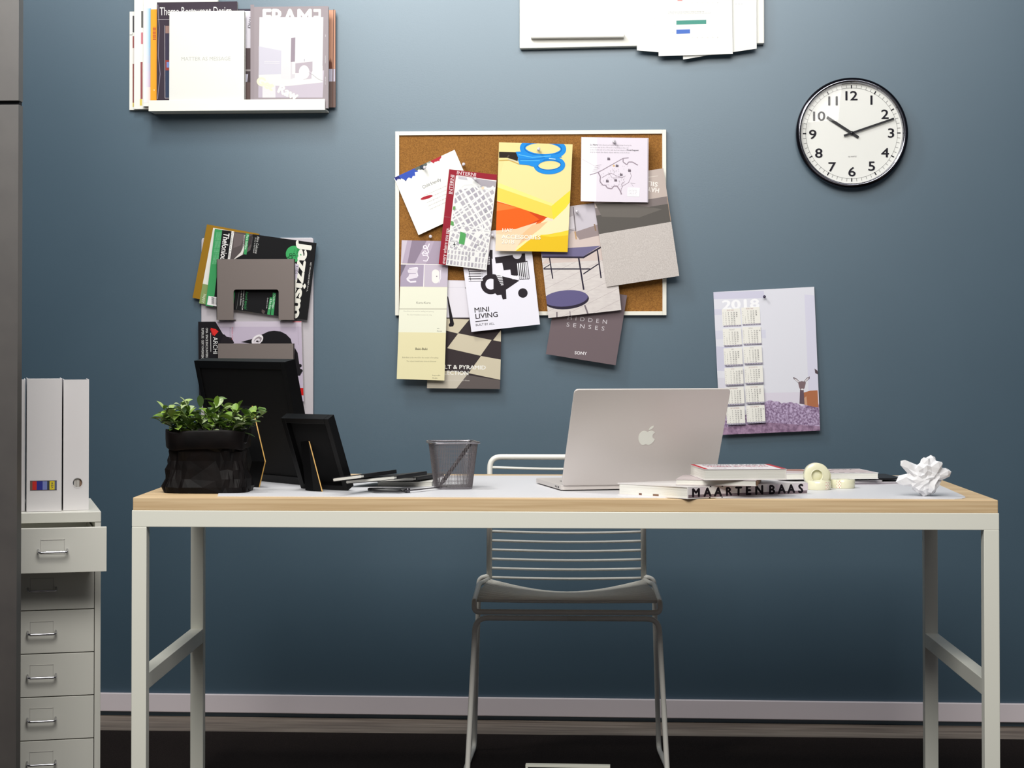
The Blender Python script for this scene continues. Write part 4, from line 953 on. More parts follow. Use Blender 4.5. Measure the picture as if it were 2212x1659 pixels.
def art_hay(p):
    Y0, Y1 = (230, 214, 150), (232, 208, 88)
    p.poly([(1074, 300), (1240, 300), (1240, 440), (1060, 560)], Y0)
    p.poly([(1074, 434), (1200, 474), (1232, 436), (1230, 520), (1060, 520)], (240, 216, 190))
    p.poly([(1072, 434), (1182, 467), (1170, 484), (1125, 494), (1070, 498)], (232, 98, 28)); p.poly([(1072, 437), (1120, 449), (1080, 455), (1072, 456)], (240, 124, 56)); p.poly([(1140, 456), (1186, 468), (1150, 486), (1128, 492), (1165, 474)], (206, 70, 24))
    p.poly([(1073, 404), (1191, 445), (1205, 473), (1190, 472), (1073, 433)], Y1); p.poly([(1191, 445), (1232, 411), (1231, 437), (1206, 472), (1195, 474)], (238, 214, 66)); p.poly([(1073, 404), (1191, 445), (1232, 411), (1236, 360), (1090, 345)], (232, 217, 154)); p.poly([(1073, 404), (1191, 445), (1197, 441), (1085, 398), (1073, 393)], (240, 225, 134))
    p.poly([(1130, 510), (1176, 475), (1192, 478), (1232, 440), (1229, 500), (1180, 508), (1160, 516)], (244, 226, 180)); p.poly([(1066, 498), (1110, 496), (1160, 480), (1140, 510), (1066, 560)], (240, 204, 168)); p.poly([(1150, 486), (1184, 478), (1165, 496), (1120, 530), (1100, 530)], (236, 190, 144)); p.poly([(1069, 505), (1130, 512), (1110, 545), (1066, 545)], (240, 214, 184))
    p.poly([(1113, 543), (1140, 521), (1160, 508), (1180, 507), (1228, 498), (1226, 546), (1112, 546)], (228, 188, 36)); p.poly([(1160, 508), (1190, 506), (1229, 497), (1228.5, 508), (1190, 512)], (242, 208, 60))
    # scissors photo
    BL_, BD, BH = (34, 138, 218), (20, 106, 184), (90, 180, 240); K = (44, 36, 30)
    p.poly([(1078, 328), (1116, 329), (1120, 337), (1118, 348), (1096, 341), (1078, 341)], K); p.path([(1078, 347), (1100, 346), (1122, 355)], 2.4, (196, 160, 84)); p.line((1097, 344), (1120, 350), 1.4, (190, 190, 186)); p.line((1096, 340), (1100, 335), 3, (80, 70, 60))
    def oval(cx, cy, rx, ry, rot, w_, col, t0=0, t1=2 * pi):
        n = 40; pts = []
        for i in range(n + 1): a = t0 + (t1 - t0) * i / n; x, y = rx * cos(a), ry * sin(a); pts.append((cx + x * cos(rot) - y * sin(rot), cy + x * sin(rot) + y * cos(rot)))
        p.path(pts, w_, col)
        for i in range(0, n + 1): p.disc(pts[i][0], pts[i][1], w_ / 2, col, n=14)
    oval(1173, 321, 44, 18, radians(2), 12.5, BL_); oval(1173, 321, 40, 14.5, radians(2), 2, BD)
    oval(1187, 357, 29, 14.5, radians(-2), 10, BL_); oval(1186, 356, 25.5, 11, radians(-2), 1.6, BD)
    p.poly([(1114, 328), (1132, 327), (1150, 334), (1185, 334), (1210, 333), (1214, 340), (1180, 343), (1150, 346), (1120, 343)], BL_); p.poly([(1118, 343), (1150, 343), (1180, 341), (1166, 352), (1158, 362), (1142, 357), (1122, 355)], BL_)
    p.path([(1120, 334), (1150, 340), (1190, 337)], 1.8, BH); p.path([(1124, 347), (1145, 347), (1166, 347)], 1.6, BH); p.path([(1120, 343.5), (1150, 344.5), (1178, 340.5)], 1.2, BD); p.path([(1186, 342.5), (1200, 344)], 2, (190, 224, 248))
    W = (244, 240, 226); p.text('HAY', 1084.5, 501, 7.8, -1, (250, 236, 220), .02, fit=22); p.text('ACCESSORIES', 1083.5, 515.5, 8.4, -1, W, .02, fit=84); p.text('2018', 1083, 526, 8.2, -1, W, .02, fit=27)
Sh('catalogue', 'yellow catalogue with blue-handled scissors printed on its cover, top centre of the board', 'catalogue', [(1078, 307.4), (1237, 311.8), (1226, 544.5), (1070, 541.5)], YB + .030, .004, (244, 230, 160), gz=-.03, draw=art_hay)
def art_booklet(p):
    p.poly([(1255.8, 296.3), (1290, 297), (1288, 436), (1254.4, 434.7)], (234, 230, 236)); 
    K = (96, 88, 96); p.text('Le Havre', 1275, 314.2, 3.4, -1, (60, 54, 60), .03, .9, res=1)
    greek(p, 1275, 319.6, 100, 3, 5.2, 3.0, -1, (130, 122, 130), 7); greek(p, 1293, 314.4, 82, 1, 5, 3.0, -1, (130, 122, 130), 9); p.text('Mont-Frappant', 1354, 325.8, 3.2, -1, (60, 54, 60), .03, .9, res=1)
    c = (152, 138, 150)
    p.path([(1274, 378), (1290, 373), (1302, 367), (1346, 342), (1358, 341)], 1.7, c); p.path([(1346, 343), (1346, 350), (1354, 356), (1358, 350), (1366, 350), (1378, 357)], 2.2, c)
    p.path([(1292, 372), (1297, 382), (1296, 392), (1302, 400), (1308, 400), (1312, 406), (1321, 408), (1326, 402), (1333, 402), (1339, 411), (1343, 420)], 2.4, c); p.path([(1341, 420), (1342, 408), (1345, 402), (1358, 394), (1364, 380), (1361, 372)], 1.0, c); p.path([(1344, 404), (1342, 398), (1350, 392)], .8, c)
    rn = random.Random(5)
    for i in range(90):
        x = rn.uniform(1296, 1362); y = rn.uniform(352, 402)
        if y < 378 - (x - 1290) * .5 or x > 1392 - y * .1: continue
        p.line((x, y), (x + rn.uniform(-.5, 1.2), y + rn.uniform(1.5, 3.4)), .5, (150, 140, 148))
    for (x, y) in ((1333, 358), (1360, 368), (1342, 377), (1312, 391), (1330, 389), (1315, 343)): p.poly([(x - 3, y + 3), (x - 3, y - 1), (x - 1.5, y - 4), (x, y - 1), (x + 1.5, y - 3), (x + 3, y), (x + 3, y + 3)], (110, 100, 110))
    p.disc(1326, 358, 2.2, (216, 180, 130)); p.path([(1300, 384), (1310, 378), (1320, 374), (1332, 380), (1346, 384)], .7, c); p.path([(1316, 374), (1322, 384), (1340, 384), (1352, 380)], .6, c)
    for i in range(4): p.line((1280 + i * 2, 370 - i * 4), (1290 + i * 3, 369 - i * 4.4), .5, (180, 170, 178))
    p.line((1258, 344), (1296, 365), .5, (200, 190, 198)); p.line((1362, 395), (1372, 396), .5, (150, 140, 150)); p.line((1364, 397), (1368, 403), .5, (150, 140, 150))
    p.poly([(1356, 405), (1382, 406), (1381, 425), (1355, 424)], (242, 240, 244)); greek(p, 1358, 409, 19, 5, 3.2, 2.0, -1, (160, 150, 160), 12)
    p.line((1399.3, 299), (1398.5, 436), 1.4, (188, 180, 190))
Sh('booklet', 'square white booklet with a hand-drawn coastline map, top right of the board', 'booklet', [(1255.8, 296.3), (1401, 298), (1400, 437), (1254.4, 434.7)], YB + .032, .005, (224, 216, 226), gz=-.04, draw=art_booklet)
# push pins
PINM = M((205, 200, 206), .12, .0, .6, 'clear_pin_plastic', .6)
def pin(x, y, off, lab):
    c = on_y(x, y, -off); b = MB(); ax = V((.15, -1, .12))
    b.lathe([(0, -.006), (.0006, -.006), (.0007, .0005), (.0038, .0008), (.0042, .0018), (.0030, .0028), (.0021, .0046), (.0023, .0072), (.0042, .0088), (.0046, .0100), (.0038, .0108), (0, .0110)], c, ax, PINM, 24)
    b.lathe([(0, .0111), (.0013, .0111)], c, ax, M((120, 116, 124), .3, .8), 16)
    tag(b.build('push_pin', None, True), lab, 'push pin', 'push pins on the cork board')
for a in ((1001, 356, YB + .002, 'clear push pin right of the top corner of the splashed booklet'), (917, 363, YB + .011, 'clear push pin on the splash-edged booklet'), (929.5, 512, YB - .001, 'clear push pin below the splash-edged booklet, above the mauve photos'),
          (1026.5, 387.5, YB + .029, 'clear push pin near the top of the folded street map'), (1064, 509, YB + .017, 'clear push pin between the street map and the yellow catalogue'), (1163, 323, YB + .034, 'clear push pin inside the printed blue scissor loop'),
          (1326, 307, YB + .032, 'clear push pin at the top of the coastline map booklet'), (1246, 458, YB + .022, 'clear push pin on the interior photo print, right of the yellow catalogue')): pin(*a)

# ================================================================== WALL: CALENDAR
def art_cal(p):
    q = [(1541, 631), (1758.7, 619.5), (1771.7, 930), (1555.8, 939.6)]
    p.poly([bil(q, 0, 0), bil(q, 1, 0), bil(q, 1, .86), bil(q, 0, .86)], (224, 224, 232))
    for (u0, v0, u1, v1, c) in ((0, 0, .5, .06, (208, 206, 224)), (0, .12, .45, .17, (212, 211, 226)), (0, .27, .5, .34, (214, 214, 228)), (0, .38, .16, .56, (206, 205, 222)), (.9, .05, 1, .8, (216, 214, 230)), (.42, .72, 1, .86, (220, 214, 226)), (0, .60, .2, .82, (216, 214, 224))):
        p.poly([bil(q, u0, v0), bil(q, u1, v0 + .01), bil(q, u1, v1), bil(q, u0, v1 - .01)], c)
    rn = random.Random(2); top = []
    for i in range(41): u = i / 40; top.append(bil(q, u, (.80 if u > .42 else .86) + rn.uniform(-.012, .012) + .015 * sin(u * 9)))
    p.poly(top + [bil(q, 1, 1), bil(q, 0, 1)], HEATHER)
    p.poly([bil(q, 0, .95), bil(q, .5, .93), bil(q, 1, .97), bil(q, 1, 1), bil(q, 0, 1)], HEATHER2)
    # deer
    BR, DKb = (176, 112, 78), (104, 86, 96)
    p.poly([(1736, 848), (1750, 844), (1766, 843), (1768, 880), (1754, 878), (1738, 874)], BR); p.poly([(1736, 860), (1742, 856), (1744, 876), (1738, 874)], (204, 158, 128))
    p.poly([(1728, 842), (1736, 842), (1738, 874), (1727, 872)], DKb); p.poly([(1724, 826), (1732, 823), (1741, 826), (1738, 838), (1735, 843), (1729, 843), (1726, 836)], (128, 108, 112)); p.poly([(1725, 828), (1714, 818), (1713, 814), (1721, 818), (1728, 825)], (110, 96, 104)); p.poly([(1724, 826), (1717, 820), (1716, 817), (1721, 820), (1727, 825)], (226, 220, 222))
    p.poly([(1739, 826), (1749, 818), (1749, 813), (1743, 816), (1736, 824)], (110, 96, 104)); p.poly([(1739, 825), (1746, 819), (1747, 815), (1743, 818), (1738, 823)], (226, 220, 222)); p.disc(1733, 841, 3, (234, 228, 230), 1.6)
    p.poly([(1759.5, 796), (1766, 801), (1767, 809), (1761, 806)], (84, 70, 76))
    p.text('2018', 1560, 668.5, 19, 2.6, (248, 248, 250), .04, fit=78)
    mn = ['JANUARI', 'FEBRUARI', 'MAART', 'APRIL', 'MEI', 'JUNI', 'JULI', 'AUGUSTUS', 'SEPTEMBER', 'OKTOBER', 'NOVEMBER', 'DECEMBER']
    start = [0, 3, 3, 6, 1, 4, 6, 2, 5, 0, 3, 5]; nd = [31, 28, 31, 30, 31, 30, 31, 31, 30, 31, 30, 31]
    wd = ['M', 'D', 'W', 'D', 'V', 'Z', 'Z']
    for m in range(12):
        r_, c_ = m // 2, m % 2; x0 = (1559.6 if c_ == 0 else 1601.5) + r_ * (1.75 if c_ == 0 else 2.0); y0 = (668 if c_ == 0 else 664.6) + r_ * 42.3
        w, h = 39, 35.5; s_ = .055
        def L(u, v): return (x0 + u * w + v * h * .055, y0 + v * h - u * w * .045)
        p.poly([L(.03, .98), L(1.02, .98), L(1.02, 1.09), L(.03, 1.09)], (150, 144, 160)); p.poly([L(-.01, .02), L(0, 0), L(1, 0), L(1.01, .02), L(1.01, 1), L(-.01, 1)], (238, 236, 228))
        for i in range(6): p.poly([L(.15 + i * .14, 1.03), L(.19 + i * .14, 1.03), L(.19 + i * .14, 1.06), L(.15 + i * .14, 1.06)], (216, 212, 222))
        tx, ty = L(.5 - len(mn[m]) * .033, .12); p.text(mn[m], tx, ty, 2.7, 2.6, (176, 140, 140) if r_ < 1 or r_ > 2 else (160, 156, 160), .01, .95, res=1)
        for k in range(7):
            tx, ty = L(.03, .27 + k * .115); p.text(wd[k], tx, ty, 2.0, 2.6, (130, 128, 134), 0, .9, res=1)
        for d in range(nd[m]):
            k = d + start[m]; col, row = k // 7, k % 7; tx, ty = L(.17 + col * .145, .27 + row * .115)
            p.text(str(d + 1), tx, ty, 2.5, 2.6, (84, 84, 92) if row < 5 else (150, 148, 152), .012, .95, res=1)
def cal():
    q = [(1541, 631), (1758.7, 619.5), (1771.7, 930), (1555.8, 939.6)]
    o = Sh('wall_calendar', 'year calendar on the wall showing a deer in purple heather, right of the laptop', 'calendar', q, .016, .0035, (226, 224, 230), gz=-.045, draw=art_cal)
    b = MB(); c = on_y(1650.5, 641, -.0075); b.lathe([(0, .016), (.0035, .015), (.0042, .0135), (.0042, .012), (.0012, .0118), (.0012, -.0070)], c, (0, -1, 0), M((92, 86, 108), .3, .5), 20)
    tag(b.build('nail', None, True), 'small metal nail holding the calendar at its top', 'nail')
cal()

# ================================================================== WALL: WHITE BOARD WITH PAPERS (top)
def topboard():
    q = [(1121.5, -70), (1650, -70), (1651, 93.5), (1122.5, 104.5)]; P = [on_y(x, y, -.03) for x, y in q]
    x0, x1 = P[3].x, P[2].x; z0 = (P[2].z + P[3].z) / 2; z1 = P[0].z + .25
    t = thing('memo_board', ((x0 + x1) / 2, 0, z0), 'white wall board with a narrow ledge, cut off by the top edge of the picture', 'board')
    WB = M((240, 239, 230), .4, 0, .4, 'white_board')
    b = MB(); b.prism([on_y(1122.5, 104.5, -.03), on_y(1651, 93.5, -.03), on_y(1651, 93.5, -.03) + V((0, 0, z1 - z0)), on_y(1122.5, 104.5, -.03) + V((0, 0, z1 - z0))], (0, .029, 0), WB)
    b.build('panel', t, bevel=.002)
    A = on_y(1147.5, 86, -.03); B2 = on_y(1347.5, 82, -.03); z = (A.z + B2.z) / 2
    b = MB(); b.prism(fillet([(A.x, -.0295, z), (A.x, -.050, z), (A.x, -.052, z + .004), (A.x, -.050, z + .011), (A.x, -.0295, z + .013)], .004, 3), (B2.x - A.x, 0, 0), M((232, 230, 224), .35)); b.build('ledge', t)
    wh = (238, 238, 232)
    def g(pts, o, lab, draw=None, group='loose sheets on the white board'): Sh('paper_sheet', lab, 'paper', pts, o, .0006, wh, gz=0, draw=draw, group=group)
    g([(1470, 0), (1600, -25), (1622, 104), (1475.7, 128.5)], .034, 'white sheet whose tilted corner shows lowest beneath the chart sheet')
    def a3(p):
        for i in range(3): p.line((1588 + i * 6, 9), (1592 + i * 6, 8.8), .7, (190, 188, 190))
    g([(1500, -120), (1634, -134), (1634.5, 105), (1583, 112.5), (1500, 122)], .036, 'white sheet hanging on the right side of the chart sheet', a3)
    def a1(p):
        for i in range(4): p.text('answer', 1408, 10 + i * 15.5, 3, 0, (206, 204, 204), 0, .8, res=1)
    g([(1375.5, -120), (1500, -120), (1500, 118), (1422, 112.7), (1375.7, 108.8)], .038, 'white sheet hanging on the left side of the chart sheet', a1)
    def a2(p):
        p.rect(1463.5, -6, 1474, 2, (226, 150, 148)); p.poly([(1461, 44.5), (1525.6, 43), (1525.6, 52), (1461, 53.4)], (84, 152, 138)); p.poly([(1461, 64.2), (1490.6, 63.4), (1490.6, 72.4), (1461, 73.4)], (84, 118, 196))
        p.text('3. How do you use the workspace during an average day', 1443, 27.4, 2.9, 1, (150, 148, 150), .01, .80, res=1); p.text('Percentage of people who answered that they work in the open area most', 1443, 30.6, 2.3, 1, (176, 174, 176), 0, .9, res=1)
        for (x, y) in ((1454, 50), (1452, 70)): p.text('yes', x, y, 2.2, 0, (180, 178, 180), 0, 1, res=1)
        for y in (8, 83):
            for i in range(9): p.text(str(i * 10), 1461 + i * 11, y - i * .15, 2, 0, (180, 178, 180), 0, 1, res=1)
        p.line((1421.8, 51), (1421.6, 60), 1, (170, 168, 168))
    g([(1421, -100), (1580, -100), (1583, 116.5), (1422.7, 121.3)], .041, 'white sheet printed with a green bar and a blue bar', a2, None)
topboard()

# ================================================================== WALL: BOOK SHELF (top left)
def shelf():
    yl = -.082
    a, b2, c, d = on_y(319.5, 217, yl), on_y(702, 213.5, yl), on_y(702, 237, yl), on_y(322, 240.5, yl)
    x0, x1 = (a.x + d.x) / 2, (b2.x + c.x) / 2; zt_, zb_ = (a.z + b2.z) / 2, (c.z + d.z) / 2
    t = thing('book_shelf', ((x0 + x1) / 2, -.04, zb_), 'shallow white wall shelf with a front lip holding magazines', 'shelf')
    SW = M((240, 239, 228), .4, 0, .5, 'white_shelf')
    b = MB(); b.box((x0, yl + .002, zb_ + .0005), (x1, 0, zb_ + .005), SW); b.build('shelf_board', t, bevel=.0005)
    b = MB(); b.box((x0, yl, zb_), (x1, yl + .002, zt_), SW); b.build('front_lip', t, bevel=.0006)
    zs = zb_ + .0056
    # a book standing: x range from pixels on its own plane, thickness in depth
    def bk(name, lab, cat, xl, xr, ytop, off, th, col, draw=None, edge=None, zlow=None, yb=None):
        A = on_y(xl, 200, -off); B_ = on_y(xr, 200, -off); z0 = zs if zlow is None else zlow; z1 = on_y((xl + xr) / 2, ytop, -off).z if ytop is not None else 2.16
        t_ = MB(); mat = col if isinstance(col, bpy.types.Material) else M(col, .5, 0, .2, 'glossy_cover')
        t_.box((A.x, -off, z0), (B_.x, -off + .0012, z1), mat); t_.box((A.x, -off + th - .0012, z0), (B_.x, -off + th, z1), mat); t_.box((A.x, -off + .0012, z0), (A.x + .0012, -off + th - .0012, z1), edge or mat)
        def fn(x, y, L=0): q = on_y(x, y, -off); return V((q.x, -off - L * .0002, q.z))
        if draw: draw(Print(t_, fn, [(xl, -400), (xr, -400), (xr, 600), (xl, 600)]))
        o = thing(name, ((A.x + B_.x) / 2, -off + th / 2, z0), lab, cat)
        t_.build('cover', o); p_ = MB(); p_.box((A.x + .0012, -off + .0012, z0 + .0006), (B_.x - .0008, -off + th - .0012, z1 - .0012), PAGES); p_.build('pages', o); return o
    wht = (240, 240, 232)
    def strip(p, x0, x1):
        p.rect(x0, 34, x1, 70, (84, 80, 84)); p.rect(x0, 78, x1, 104, (158, 92, 92)); p.rect(x0, 104, x1, 138, (228, 222, 216)); p.rect(x0, 138, x1, 222, (150, 92, 88)); p.rect(x0, 222, x1, 231, (224, 206, 120)); p.text('IL', x0, 77, 6, 90, (90, 86, 90), .01, .8, res=1)
    bk('magazine', 'magazine with a dark and red picture strip, furthest left on the shelf', 'magazine', 279.5, 470, 24, .010, .008, wht, lambda p: strip(p, 286.5, 291), zlow=on_y(290, 237.5, -.010).z)
    bk('book', 'tall white book second from the left on the shelf', 'book', 289.5, 468, -14, .023, .011, wht, lambda p: (p.rect(305, 24, 309.5, 60, (110, 110, 108)), p.rect(304.5, 70, 309, 95, (206, 130, 140)), p.rect(303.5, 134, 308, 214, (158, 90, 92)), p.rect(302, 214, 307, 228, (228, 208, 110))), zlow=on_y(300, 235.5, -.023).z)
    def grad(p):
        for i in range(12):
            y0 = 18 + i * 17; k = i / 11; c_ = tuple(int(a_ + (b_ - a_) * max(0, (k - .35) / .65)) for a_, b_ in zip((106, 176, 220), (222, 150, 190))) if i < 10 else (236, 206, 198)
            for j in range(4): w_ = 3 * (j + 1); f = [.15, .4, .7, 1][3 - j]; p.rect(325.5 - (16 if i < 8 else 12) * (j + 1) / 4, y0, 326, y0 + 17.2, tuple(int(240 + (v - 240) * f) for v in c_)) if False else None
            for j in range(6):
                xa = 311 + j * 2.6; f = (j + .5) / 6; f = f * f; p.rect(xa, y0, xa + 2.7, y0 + 17.2, tuple(int(240 + (v - 240) * f) for v in c_))
    bk('book', 'tall white book with a blue to pink fade on its front, beside the orange book', 'book', 309.5, 470, -6, .036, .012, wht, grad, zlow=on_y(318, 229.5, -.036).z)
    bk('book', 'orange book with a barcode, between the fading one and the black one on the shelf', 'book', 325, 470, 19.5, .042, .005, (246, 168, 48), lambda p: ([p.rect(330, 58 + i * 2.6, 337, 58 + i * 2.6 + (1.7 if i % 3 else 1), (190, 90, 60)) for i in range(11)], p.rect(332, 193, 334, 196, (250, 220, 170))))
    # behind on the right
    def dk(p):
        p.rect(526, 24, 545, 104, (226, 222, 232)); p.rect(526, 104, 545, 150, (92, 78, 80)); p.rect(526, 150, 545, 154, (160, 152, 152)); p.rect(526, 154, 545, 178, (80, 70, 74)); p.poly([(529, 160), (536, 160), (534, 177), (528, 177)], (206, 204, 220)); p.rect(526, 178, 545, 216, (108, 90, 88)); p.text('KNOLL', 541.5, 62, 7, 80, (60, 56, 64), .02, .8, res=1)
    bk('magazine', 'dark magazine showing as a sliver between the white and the grey covers', 'magazine', 470, 640, 19, .040, .006, (66, 62, 76), dk)
    def tanm(p):
        p.rect(709, 22, 724, 148, (214, 160, 134)); p.poly([(710, 149), (711, 128), (713, 134), (714, 124), (716, 136), (717, 126), (718, 149)], (120, 76, 62)); p.rect(709, 149, 724, 176, (206, 200, 216)); p.rect(709, 176, 724, 232, (124, 104, 98)); p.line((721, 20), (718.5, 232), 1.6, (110, 84, 76))
    bk('magazine', 'magazine with a salmon and brown photo edge, rightmost on the shelf', 'magazine', 560, 724, 22, .026, .007, (190, 140, 118), tanm, zlow=on_y(716, 231, -.026).z)
    def theme(p):
        p.rect(341, 41.4, 512, 42.2, (190, 184, 190)); p.text('Theme Restaurant Design', 345, 33, 17, .6, (236, 234, 230), .004, fit=155)
        p.path([(356, 55), (356.5, 212), (372, 212)], .9, (196, 190, 196)); p.rect(357.5, 56, 372, 72, (150, 120, 112)); p.rect(357.5, 72, 372, 130, (64, 60, 78)); p.rect(357.5, 130, 372, 152, (148, 66, 62)); p.rect(360, 134, 366, 146, (120, 140, 200)); p.rect(357.5, 152, 372, 211, (58, 68, 92)); p.path([(341, 10), (344, 60), (342, 120), (346, 160), (340, 214)], 1.2, (150, 140, 156))
    bk('book', 'black glossy hardback with a condensed white title, behind the plain white book', 'book', 338.5, 512, 4, .056, .013, (58, 48, 60), theme)
    bk('book', 'plain white book with a faint grey one-line title, centre front of the shelf', 'book', 365.5, 527.5, 24, .078, .020, (226, 226, 220), lambda p: p.text('MATTER AS MESSAGE', 391, 131, 8.0, .3, (188, 188, 182), -.008, fit=106, res=2))
    def frame(p):
        p.rect(540, 10, 549, 222, (150, 140, 144)); p.poly([(560.5, 37), (698.5, 37), (695.5, 211), (558, 211)], (212, 212, 216))
        W = (244, 244, 236); p.text('FRAM', 565.5, 53.5, 33, 0, W, .04, space=.98, fit=103)
        # mirrored E
        vs, fs = glyphs('E', 0); k = 33 / CAPH; i = p.mb._mi(M(W, .6, 0, .12, 'print_ink')); xm = max(v[0] for v in vs); p.k += .02
        for (bx, by) in ((-.8, 0), (.8, 0), (0, .8), (0, -.8)): p.mb.add([p.fn(677.5 + bx + (xm - v[0]) * k * .78, 53.5 + by - v[1] * k, p.k + bx * .02 + by * .05) for v in vs], [f[::-1] for f in fs], M(W, .6, 0, .12, 'print_ink'))
        p.rect(560.8, 53, 698, 66, (221, 221, 217)); p.poly([(559, 160), (700, 152), (697, 211), (558, 211)], (192, 183, 194)); p.poly([(559, 150), (697, 142), (697, 178), (620, 186), (559, 184)], (219, 219, 216)); p.poly([(559, 100), (610, 110), (608, 160), (559, 162)], (199, 196, 207))
        p.poly([(559, 184), (567, 184), (567, 211), (558, 211)], (185, 176, 189)); p.poly([(567, 184), (595, 184), (595, 211), (567, 211)], (216, 214, 216))
        p.poly([(608, 82), (638, 81), (637, 168), (630, 171), (612, 171), (607, 168)], (214, 212, 214)); p.poly([(629, 82), (638, 81), (637, 134), (628, 134)], (150, 138, 148)); p.poly([(628, 134), (638, 133), (637, 168), (628, 171)], (203, 199, 203))
        p.poly([(631, 134), (675, 131), (675, 155), (672, 160), (631, 160)], (216, 214, 214)); p.poly([(638, 137), (675, 133), (675, 153), (672, 158), (638, 158)], (178, 168, 176)); p.poly([(667, 152), (673, 156), (673, 170), (655, 172)], (190, 180, 188))
        p.disc(657, 156, 11.5, (217, 216, 216), 15); p.path([(667, 157), (676, 162), (686, 170), (697, 175)], .9, (160, 156, 162)); p.line((657.5, 127), (657.5, 133), .7, (120, 116, 120))
        CRm = (236, 234, 196); 
        p.text('Get', 552, 180, 17, -24, CRm, .06, 1.0); p.text('Raw', 598, 198, 17.5, -24, (240, 240, 222), .06, 1.0)
        for (y, l) in ((74, 'OMA'), (120, 'THE MATERIAL'), (166, 'NEW WOODS')): p.text(l, 702, y, 2.2, -90, (208, 205, 208), .02, .8, res=1)
        for y in (133, 136.5): p.line((571, y), (604, y + .5), 1, (221, 219, 221))
    bk('magazine', 'grey-bordered magazine with white cylinder and sphere at the shelf front', 'magazine', 541, 709, 14, .074, .014, (154, 144, 148), frame)
shelf()

